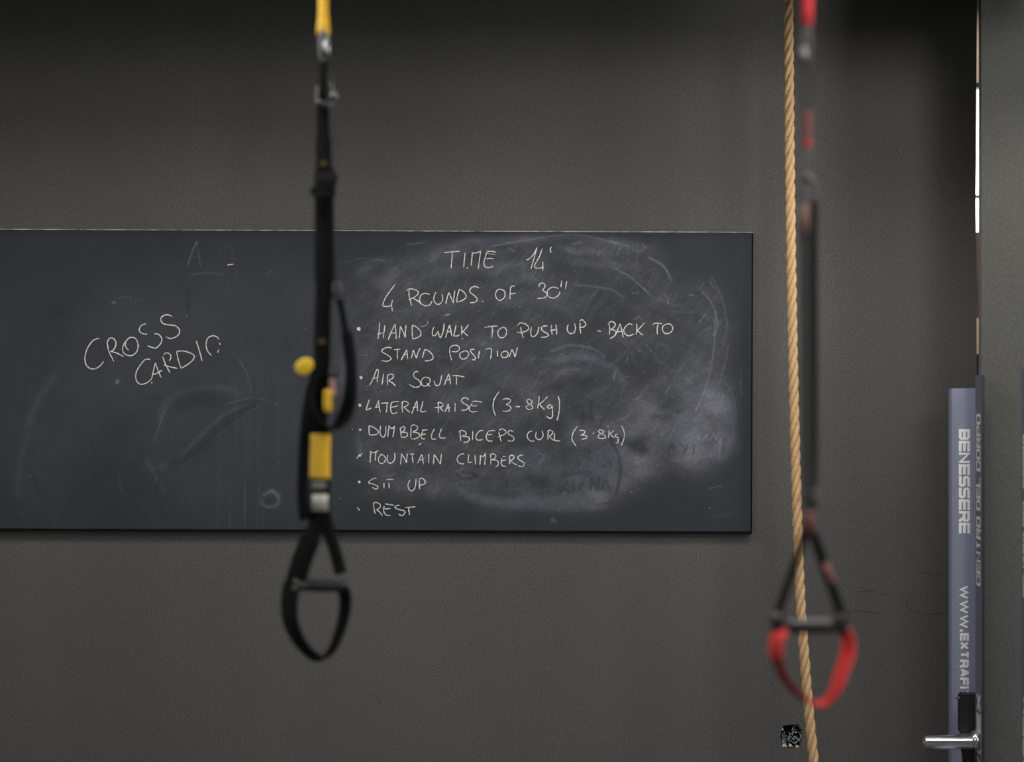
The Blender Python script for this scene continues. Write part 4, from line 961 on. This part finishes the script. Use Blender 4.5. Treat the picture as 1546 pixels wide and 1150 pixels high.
# yellow tag, labels, tail
m = MB(); m.strap(pathP([(484,655,dl-.02),(484,668,dl-.02),(483,690,dl-.02),(483,723,dl-.02)]), px(30,dl), 0.004, XA); o = m.build('yellow_tag', M['yellow'], sl, True)
m = MB(); m.strap([P(484,650,dl-.012), P(483,720,dl-.014), P(482.5,785,dl-.012)], px(31,dl), 0.004, XA); m.build('handle_strap', M['nylon'], sl, True)
m = MB(); m.strap([P(481.5,726,dl-.02), P(481.5,739,dl-.02)], px(25,dl), 0.002, XA); m.build('sewn_label', M['nylongrey'], sl, True)
m = MB(); m.strap([P(483,746,dl-.02), P(483,771,dl-.02)], px(24,dl), 0.003, XA); o = m.build('sewn_label', M['label'], sl, True); o['label'] = 'pale sewn label'
m = MB(); 
for y in (728.5, 732.5, 736.5): m.strap([P(471,y,dl-.022), P(492,y,dl-.022)], px(1.6,dl), 0.0006, (0,0,1))
m.build('label_print', M['label'], sl)
m = MB(); m.strap(pathP([(470,585,dl+.012),(462,640,dl+.016),(458,700,dl+.016),(457,750,dl+.012),(460,785,dl+.008)]), px(17,dl), 0.004, XA); m.build('tail_strap', M['nylon'], sl, True)
# triangle legs
m = MB(); m.strap(pathP([(484,770,dl-.012),(474,800,dl-.014),(458,840,dl-.018),(448,872,dl-.02),(444,888,dl-.02)]), [px(24,dl)]*8+[px(32,dl)]*17, 0.005, (1,-0.15,0.25))
m.strap(pathP([(488,770,dl-.008),(496,800,dl-.004),(507,836,dl+.002),(515,866,dl+.006)]), px(19,dl), 0.005, (1,0.4,0))
m.build('triangle_strap', M['nylon'], sl, True)
# grip with flared ends
g0 = P(442, 883, dl-.02); g1 = P(524, 885, dl+.006)
L_ = (g1-g0).length
m = MB(); m.lathe(g0, g1-g0, [(0, 0.013), (0.002, 0.017), (0.010, 0.017), (0.012, 0.0125), (L_*0.3, 0.0145), (L_*0.5, 0.015), (L_*0.7, 0.0145), (L_-0.012, 0.0125), (L_-0.010, 0.017), (L_-0.002, 0.017), (L_, 0.013)], 24)
m.build('grip', M['rubber'], sl, True)
# foot cradle
fc = [(441,880,dl-.022),(437,905,dl-.026),(438,935,dl-.028),(450,965,dl-.024),(468,986,dl-.014),(484,994,dl-.004),(500,982,dl+.004),(512,955,dl+.008),(520,925,dl+.008),(521,900,dl+.006),(516,886,dl+.004)]
fp = cr(fc, 6); wl = []; ww = []
for i in range(len(fp)):
    t_ = i/(len(fp)-1)
    # webbing shown nearly face-on at the left, edge-on at the bottom, half turned at the right
    wl.append((1.1*math.exp(-(t_/0.38)**2)+0.6*t_*t_+0.05, -0.8, 0.25*math.exp(-((t_-0.5)/0.2)**2)))
    ww.append(px(34, dl))
m = MB(); m.strap([P(*q) for q in fp], ww, 0.010, wl); m.build('foot_cradle', M['nylon'], sl, True)
m = MB(); m.lathe(P(444, 888, dl-.045), (0.2, -1, 0), [(0, 0.006), (0.003, 0.005)]); m.build('rivet', M['dullsteel'], sl, True)

# ------------------------------------------------------------------ black and red suspension strap
dr = 3.75
top_r = P(1219, 0, dr)
sr = empty('suspension_trainer', (top_r.x, top_r.y, CEIL), 'black suspension training strap with bright red foot loop hanging over the tan rope', 'exercise strap')
hook(sr, top_r, M['dullsteel'])
m = MB(); a = P(1219.5, -20, dr)
m.strap([Vector((a.x, a.y-.004, CEIL-0.055)), a+Vector((0, -.004, 0)), P(1219.5,10,dr-.004), P(1219,38,dr)], px(17,dr), 0.0035, XA)
m.strap([Vector((a.x, a.y+.006, CEIL-0.055)), a+Vector((0, .006, 0)), P(1220,36,dr+.004)], px(15,dr), 0.003, XA)
o = m.build('anchor_strap', M['red'], sr, True); o['label'] = 'red anchor webbing'
o = carabiner(sr, 1217.5, 38, 94, 6, dr, M['dullsteel'], 0.003)
m = MB(); m.tube([P(1213, 70, dr-.004), P(1213.5, 92, dr-.004)], 0.007, 12); m.build('locking_sleeve', M['steel'], o, True)
m = MB()
m.strap(pathP([(1216,88,dr),(1212,120,dr),(1211.5,150,dr),(1217,172,dr)]), px(5,dr), 0.004, XA)
m.strap(pathP([(1219,88,dr+.006),(1225,120,dr+.006),(1225,150,dr+.006),(1219,172,dr+.006)]), px(5,dr), 0.004, XA)
m.build('upper_loop', M['nylongrey'], sr, True)
m = MB(); m.strap(pathP([(1217.5,166,dr-.003),(1218,195,dr-.003),(1219.5,222,dr-.003)]), px(14,dr), 0.004, XA); M['dullred'] = mat('worn_red_webbing', (0.15, 0.04, 0.038), 0.7, noise_scale=60, noise_amt=0.3); m.build('red_sleeve', M['dullred'], sr, True)
m = MB(); m.strap([P(1217.5,214,dr-.007), P(1222.5,220,dr-.007)], px(9,dr), 0.002, (0,0,1)); m.build('sleeve_end', M['red'], sr, True)
m = MB(); m.tube(pathP([(1219,222,dr),(1214,238,dr),(1215,258,dr),(1222,262,dr),(1224,240,dr),(1219,222,dr)]), 0.003, 8); m.build('swivel_link', M['dullsteel'], sr, True)
m = MB(); m.lathe(P(1219, 262, dr), (0, 0, -1), [(0, 0.004), (0.004, 0.012), (0.014, 0.014), (0.018, 0.008)], 18)
m.tube(pathP([(1209,275,dr),(1208,298,dr),(1218,306,dr),(1231,298,dr),(1232,278,dr),(1220,268,dr),(1209,275,dr)]), 0.0028, 8)
m.build('pulley', M['dullsteel'], sr, True)
M['palestrap'] = mat('pale_grey_webbing', (0.07, 0.07, 0.072), 0.7, noise_scale=90, noise_amt=0.2)
m = MB(); m.strap(pathP([(1213,280,dr-.002),(1212.5,300,dr-.002),(1213,310,dr-.002)]), px(13,dr), 0.003, XA); m.build('upper_webbing', M['palestrap'], sr, True)
m = MB(); m.strap([P(1214.5,308,dr-.005), P(1214.5,352,dr-.005)], px(15,dr), 0.003, XA); o = m.build('sewn_label', M['brownlabel'], sr, True); o['label'] = 'faded reddish brown label'
m = MB(); m.strap(pathP([(1228,304,dr+.004),(1228,400,dr+.004),(1228.5,560,dr+.004),(1228,700,dr+.004),(1226,742,dr)]), px(12,dr), 0.004, (1,-0.25,0)); m.build('main_strap', M['nylon'], sr, True)
m = MB(); m.strap(pathP([(1216,300,dr-.001),(1216,400,dr-.001),(1217,560,dr-.001),(1218,700,dr-.001),(1220,742,dr-.001)]), px(16,dr), 0.003, XA); m.build('return_strap', M['nylongrey'], sr, True)
m = MB(); m.tube(pathP([(1211,744,dr-.006),(1213,762,dr-.006),(1223,768,dr-.006),(1234,762,dr-.006),(1236,744,dr-.006),(1224,740,dr-.006),(1211,744,dr-.006)]), 0.0035, 8)
m.tube([P(1212,753,dr-.008), P(1235,753,dr-.008)], 0.004, 8); m.build('cam_buckle', M['dullsteel'], sr, True)
m = MB(); m.strap([P(1222,745,dr-.001), P(1221,808,dr-.001)], px(19,dr), 0.004, XA); m.build('handle_strap', M['nylongrey'], sr, True)
m = MB(); m.strap([P(1221.5,770,dr-.006), P(1221,806,dr-.006)], px(17,dr), 0.002, XA); o = m.build('sewn_label', M['darkred'], sr, True); o['label'] = 'dark red label above the handle'
m = MB()
m.strap(pathP([(1216,802,dr-.004),(1205,838,dr-.012),(1190,880,dr-.018),(1177,918,dr-.022),(1174,935,dr-.022)]), px(14,dr), 0.004, (1,0.35,0.3))
m.build('triangle_strap', M['nylon'], sr, True)
m = MB()
m.strap(pathP([(1226,802,dr),(1240,840,dr),(1254,880,dr-.004),(1266,915,dr-.008),(1271,935,dr-.008)]), px(17,dr), 0.004, (1,0.2,-0.3))
m.build('triangle_strap', M['nylon'], sr, True)
m = MB(); m.strap([P(1246,850,dr-.008), P(1252,864,dr-.009), P(1258,880,dr-.011)], px(11,dr), 0.002, (1,0.2,-0.3)); m.build('red_patch', M['dullred'], sr, True)
g0 = P(1166, 946, dr-.022); g1 = P(1277, 944, dr-.01); L_ = (g1-g0).length
m = MB(); m.lathe(g0+(g1-g0)*0.10, g1-g0, [(0, 0.013), (0.003, 0.0145), (L_*0.2, 0.0155), (L_*0.4, 0.0158), (L_*0.6, 0.0155), (L_*0.77, 0.0145), (L_*0.80, 0.013)], 24)
m.build('grip', M['rubber'], sr, True)
for (cx, cy, d_) in ((1173, 939, dr-.022), (1270, 941, dr-.01)):
    m = MB(); c = P(cx, cy, d_); bm = bmesh.new(); bmesh.ops.create_cube(bm, size=1)
    for vv in bm.verts: vv.co = Vector((vv.co.x*0.021, vv.co.y*0.030, vv.co.z*0.052*(1 if vv.co.x*(cx-1220) > 0 else 0.8))) + c
    bmesh.ops.bevel(bm, geom=bm.edges[:], offset=0.004, segments=2, affect='EDGES')
    me = bpy.data.meshes.new('end_cap'); bm.to_mesh(me); bm.free(); me.materials.append(M['rubber'])
    o = bpy.data.objects.new('end_cap', me); COL.objects.link(o); o.parent = sr; o.matrix_parent_inverse = sr.matrix_basis.inverted()
    m = MB(); q = P(cx-2, cy-8, d_-.016); m.lathe(q, (0, -1, 0), [(0, 0.0085), (0.003, 0.0085), (0.005, 0.006), (0.0055, 0.002)], 18); m.build('cap_screw', M['steel'] if cx < 1200 else M['dullsteel'], o, True)
fc = [(1180,950,dr-.034),(1173,965,dr-.045),(1171,985,dr-.045),(1178,1010,dr-.035),(1190,1032,dr-.01),(1208,1050,dr+.01),(1228,1060,dr+.0),(1248,1058,dr-.02),(1262,1038,dr-.03),(1272,1010,dr-.02),(1280,985,dr-.01),(1280,965,dr-.008),(1274,950,dr-.012)]
fp = cr(fc, 6); wl = []
for i in range(len(fp)):
    t_ = i/(len(fp)-1)
    keys = ((0, (1, -0.55, 0)), (0.15, (0.95, -0.6, 0.1)), (0.27, (0.42, -0.8, 0.35)), (0.42, (0.2, -0.85, 0.42)), (0.52, (0.1, -0.9, 0.1)),
            (0.62, (0.12, -0.85, -0.45)), (0.74, (0.5, -0.7, -0.4)), (0.86, (0.9, -0.65, -0.1)), (1.01, (0.8, -0.7, 0)))
    for (ta, va), (tb, vb) in zip(keys, keys[1:]):
        if ta <= t_ <= tb: wl.append(tuple(Vector(va).lerp(Vector(vb), (t_-ta)/(tb-ta)))); break
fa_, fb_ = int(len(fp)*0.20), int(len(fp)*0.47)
M['shadedred'] = mat('shaded_red_webbing', (0.22, 0.012, 0.016), 0.7, noise_scale=80, noise_amt=0.2)  # darker copy of the red: shade on the loop's lower left as colour
pts_ = [P(*q) for q in fp]
m = MB(); m.strap(pts_[fa_-3:fb_+3], px(19,dr), 0.004, wl[fa_-3:fb_+3]); o = m.build('loop_shaded_part', M['shadedred'], sr, True); o['label'] = 'lower left stretch of the loop, shade painted in dark red'
m = MB(); m.strap(pts_[:fa_+1], px(24,dr), 0.006, wl[:fa_+1]); m.strap(pts_[fb_:], px(24,dr), 0.006, wl[fb_:]); o = m.build('foot_cradle', M['red'], sr, True); o['label'] = 'bright red padded foot loop'

# ------------------------------------------------------------------ lettering
GL = {  # stroke font of wide squared capitals, unit cell
 'B': [[(0,0),(0,1),(.84,1),(1,.86),(1,.64)], [(0,0),(.84,0),(1,.14),(1,.36)], [(0,.5),(.92,.5)]],
 'E': [[(1,1),(0,1),(0,0),(1,0)], [(0,.5),(.94,.5)]], 'N': [[(0,0),(0,1),(1,0),(1,1)]],
 'S': [[(1,1),(.12,1),(0,.88),(0,.62),(.12,.5),(.88,.5),(1,.38),(1,.12),(.88,0),(0,0)]],
 'R': [[(0,0),(0,1),(.84,1),(1,.86),(1,.60)], [(0,.47),(.92,.47)], [(.52,.42),(.72,.36),(1,0)]],
 'W': [[(0,1),(.25,0),(.5,.95),(.75,0),(1,1)]], '.': [[(0.3,0),(0.3,.09)]], 'X': [[(0,1),(1,0)], [(0,0),(1,1)]],
 'T': [[(0,1),(1,1)], [(.5,1),(.5,0)]], 'A': [[(0,0),(.42,1),(.58,1),(1,0)], [(.18,.32),(.82,.32)]], 'F': [[(0,0),(0,1),(1,1)], [(0,.48),(.9,.48)]],
 'I': [[(.5,0),(.5,1)]], 'C': [[(1,.72),(1,.88),(.86,1),(.14,1),(0,.88),(0,.12),(.14,0),(.86,0),(1,.12),(1,.28)]],
 'O': [[(.5,0),(.14,0),(0,.12),(0,.88),(.14,1),(.86,1),(1,.88),(1,.12),(.86,0),(.5,0)]], 'D': [[(0,0),(0,1),(.8,1),(1,.82),(1,.18),(.8,0),(0,0)]],
 'L': [[(0,1),(0,0),(1,0)]], 'P': [[(0,0),(0,1),(.86,1),(1,.88),(1,.54),(.86,.42),(0,.42)]], 'V': [[(0,1),(.5,0),(1,1)]], ' ': [],
}
def text_mesh(name, txt, origin, rdir, udir, ndir, lw, lh, gap, stroke, mt, parent, widths={}):
    """strokes laid flat: origin = baseline start, rdir reading, udir letter-up, ndir towards the viewer"""
    m = MB(); cur = 0.0; lay = 0
    for ch in txt:
        wch = lw*widths.get(ch, 1.0)
        for st in GL[ch]:
            lay += 1
            off = ndir*(0.0004 + 0.00005*(lay % 3)); h = stroke/2
            # lay stroke centres inside the cell so that the outer edge meets the cell
            pts = [(h + x*(wch-stroke), h + y*(lh-stroke)) for x, y in st]
            if ch in 'TW': pass
            n_ = len(pts); left = []; right = []
            ext = list(pts)
            def unit(a, b):
                dx, dy = b[0]-a[0], b[1]-a[1]; q_ = math.hypot(dx, dy) or 1; return dx/q_, dy/q_
            closed = ext[0] == ext[-1]
            for i in range(n_):
                if i == 0: 
                    t_ = unit(ext[0], ext[1]); p = ext[0] if closed else (ext[0][0]-t_[0]*h*(ch not in 'TWVXA'), ext[0][1]-t_[1]*h*(ch not in 'TWVXA')); nx, ny = -t_[1], t_[0]; k = 1
                elif i == n_-1: 
                    t_ = unit(ext[-2], ext[-1]); p = ext[-1] if closed else (ext[-1][0]+t_[0]*h*(ch not in 'TWVXA'), ext[-1][1]+t_[1]*h*(ch not in 'TWVXA')); nx, ny = -t_[1], t_[0]; k = 1
                else:
                    a = unit(ext[i-1], ext[i]); b = unit(ext[i], ext[i+1]); nx, ny = -(a[1]+b[1]), a[0]+b[0]
                    q_ = math.hypot(nx, ny) or 1; nx, ny = nx/q_, ny/q_; c_ = nx*-a[1]+ny*a[0]; k = min(1/max(c_, 0.45), 1.7); p = ext[i]
                left.append((p[0]+nx*h*k, p[1]+ny*h*k)); right.append((p[0]-nx*h*k, p[1]-ny*h*k))
            v = [origin + rdir*(cur+q_[0]) + udir*q_[1] + off for q_ in left] + [origin + rdir*(cur+q_[0]) + udir*q_[1] + off for q_ in right]
            m.add(v, [(i, i+1, n_+i+1, n_+i) for i in range(n_-1)])
        cur += wch + gap
    o = m.build(name, mt, parent); o['kind'] = 'stuff'; return o

# ------------------------------------------------------------------ plate rack at the right
rk = empty('plate_rack', ((1455-773)*5.75/F, -0.30, 0), 'blue-grey steel weight rack post with white lettering and steel peg beside the column', 'weight rack')
du = 5.75
a = P(1437, 586, du); b_ = P(1474.5, 586, du)
def bevbox(name, lo, hi, mt, par, bev=0.002, seg=2):
    bm = bmesh.new(); bmesh.ops.create_cube(bm, size=1)
    for vv in bm.verts:
        vv.co = Vector([(lo[i]+hi[i])/2 + vv.co[i]*(hi[i]-lo[i]) for i in range(3)])
    if bev: bmesh.ops.bevel(bm, geom=bm.edges[:], offset=bev, segments=seg, affect='EDGES')
    me = bpy.data.meshes.new(name); bm.to_mesh(me); bm.free(); me.materials.append(mt)
    o = bpy.data.objects.new(name, me); COL.objects.link(o)
    if par is not None: o.parent = par; o.matrix_parent_inverse = par.matrix_basis.inverted()
    return o
bevbox('upright', (a.x, a.y, 0.06), (b_.x, a.y+0.045, a.z), M['blue'], rk, 0.003)
# front lettering, read from top to bottom
yf = a.y
su = F/du
t0 = P(1447.6, 647.5, du); t0.y = yf
text_mesh('lettering', 'BENESSERE', t0, Vector((0,0,-1)), Vector((1,0,0)), Vector((0,-1,0)), 16.4/su, 16.8/su, 1.25/su, 4.1/su, M['white'], rk)
t0 = P(1449.2, 883.5, du); t0.y = yf
text_mesh('lettering', 'WWW.EXTRAFITNESS.IT', t0, Vector((0,0,-1)), Vector((1,0,0)), Vector((0,-1,0)), 12.4/su, 13.6/su, 1.18/su, 3.5/su, M['white'], rk,
          {'W': 1.68, '.': 0.36, 'I': 0.34, 'E': 0.95, 'F': .95})
# side plates standing edge-on, their left faces lettered
def side_plate(x_far, x_near, y_top, d_far, name, thick=0.005, par=None):
    X = (x_far-773)*d_far/F; d_near = X*F/(x_near-773)
    ztop = EYE - (y_top-575)*d_near/F
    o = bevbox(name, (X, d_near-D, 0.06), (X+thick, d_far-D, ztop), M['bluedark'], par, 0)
    e = bevbox('plate_edge', (X+0.0004, d_near-D-0.003, 0.06), (X+thick+0.003, d_near-D-0.0002, ztop), M['black'], rk, 0)
    e.parent = o; e.matrix_parent_inverse = o.matrix_basis.inverted()
    return X, d_near, d_far, o
X1, dn1, df1, so1 = side_plate(1472.6, 1482.3, 566, 5.62, 'side_plate', par=rk)
def on_plate(X, px_, py_):   # point of the plate's left face seen at (px_,py_)
    d = X*F/(px_-773); return Vector((X, d-D, EYE-(py_-575)*d/F))
o0 = on_plate(X1, 1480.6, 885.5); capm = o0.y - on_plate(X1, 1474.2, 885.5).y   # negative: baseline is the near side
sp = F/((dn1+df1)/2)
text_mesh('lettering', 'CENTRO DEL CORPO', o0, Vector((0,0,1)), Vector((0,1,0)), Vector((-1,0,0)), 16.6/sp, -capm, 1.0/sp, 4.4/sp, M['paleletter'], so1, {' ': 0.42, 'L': 0.9})
o0 = on_plate(X1, 1480.8, 1180); 
text_mesh('lettering', 'VOEX', o0 + Vector((0,0,(1180-1172)/sp)), Vector((0,0,1)), Vector((0,1,0)), Vector((-1,0,0)), 29.5/sp, -capm*0.95, 2.0/sp, 6.0/sp, M['paleletter'], so1, {})
rk2 = empty('rack_post', (1.50, -0.72, 0), 'second blue-grey lettered post, cut off by the right edge of the photo', 'weight rack')
X2, dn2, df2, so2 = side_plate(1541.5, 1556, 556, 5.30, 'side_plate', par=rk2)
bevbox('foot_plate', (X2-0.05, dn2-D-0.05, 0.0), (X2+0.06, df2-D+0.05, 0.06), M['blue'], rk2, 0.004)
sp2 = F/5.27
o0 = on_plate(X2, 1553.5, 905); cap2 = o0.y - on_plate(X2, 1544.5, 905).y
text_mesh('lettering', 'CENTRO DEL CORPO', o0, Vector((0,0,1)), Vector((0,1,0)), Vector((-1,0,0)), 15.6/sp2, -cap2, 1.0/sp2, 4.4/sp2, M['paleletter'], so2, {' ': 0.42})
o0 = on_plate(X2, 1553.5, 1180)
text_mesh('lettering', 'VOEX', o0, Vector((0,0,1)), Vector((0,1,0)), Vector((-1,0,0)), 29.5/sp2, -cap2, 2.0/sp2, 6.0/sp2, M['paleletter'], so2, {})
# black bracket carrying the peg
dbk = 5.62
q0 = P(1449.5, 1107, dbk); q1 = P(1473.5, 1047.5, dbk)
m = MB()
bv = px(4, dbk)
prof = [(q0.x+bv*0.6, q0.z), (q1.x, q0.z), (q1.x, q1.z), (q0.x+bv*0.6, q1.z), (q0.x, q1.z-bv), (q0.x, q0.z+bv)]
v = [(x, dbk-D, z) for x, z in prof] + [(x, dbk-D+0.03, z) for x, z in prof]
n = len(prof); m.add(v, [tuple(range(n)), tuple(reversed(range(n, 2*n)))] + [(i, n+i, n+(i+1) % n, (i+1) % n) for i in range(n)])
bk = m.build('bracket', M['black'], rk); bk['label'] = 'black bolted bracket'
m = MB(); q = P(1452.3, 1048.3, dbk); e = P(1473.5, 1046.3, dbk); m.box((q.x, q.y-0.001, q.z), (e.x, q.y+0.028, e.z)); m.build('bracket_lip', M['dullsteel'], rk)
# gusset under the peg
m = MB(); g = [P(1453.5,1128,dbk), P(1473.5,1128,dbk), P(1473.5,1190,dbk), P(1461,1190,dbk)]
m.add([(p.x, p.y+0.005, p.z) for p in g]+[(p.x, p.y+0.03, p.z) for p in g], [(3,2,1,0), (4,5,6,7), (0,1,5,4), (1,2,6,5), (2,3,7,6), (3,0,4,7)])
m.build('gusset', M['black'], rk)
for (x, y) in ((1447, 1054.8), (1449.2, 1097.5), (1449.8, 1106)):
    m = MB(); c = P(x+4, y, dbk); m.lathe(c+Vector((0, 0.012, 0)), (-1, 0, 0), [(0, 0.006), (0.005, 0.006), (0.0055, 0.0035), (px(4.5 if y < 1060 else 2, dbk)+0.004, 0.0033)], 12); m.build('bolt', M['steel'], rk, True)
m = MB(); c = P(1471.5, 1053.5, dbk); m.lathe(c+Vector((0, 0.001, 0)), (0, -1, 0), [(0, 0.005), (0.003, 0.004)], 6); m.build('bolt', M['dullsteel'], rk)
# peg: hollow polished sleeve pointing left, collar at its root
p0 = P(1467, 1119.5, 5.575); R_ = 0.0227
Lp = px(72, 5.575)
m = MB(); m.lathe(p0, (-1, 0, 0), [(0, R_*0.8), (0.001, R_), (0.0015, R_), (0.003, R_), (Lp-0.004, R_), (Lp-0.002, R_), (Lp-0.0015, R_), (Lp, R_*0.94), (Lp, R_*0.78), (Lp-0.02, R_*0.76)], 48)
o = m.build('weight_peg', M['chrome'], rk, False); o['label'] = 'polished steel peg'
for p_ in o.data.polygons: p_.use_smooth = len(p_.vertices) == 4
m = MB(); m.lathe(P(1475.5, 1116, 5.575), (-1, 0, 0), [(0, 0.028), (0.014, 0.028), (0.016, 0.025), (0.019, 0.024), (0.021, 0.018)], 40); m.build('collar', M['chrome'], rk, True)
m = MB(); c = P(1395, 1123, 5.575); m.lathe(c+Vector((0, 0, 0)), (-1, 0, 0), [(-0.004, 0.005), (0.001, 0.005), (0.003, 0.003)], 12); m.build('peg_glint', M['steel'], rk, True)  # small steel button added as the highlight on the peg's end
# base
fl = bevbox('base_beam', ((1430-773)*du/F, -0.62, 0.0), (X1+0.006, -0.20, 0.06), M['blue'], rk, 0.004)
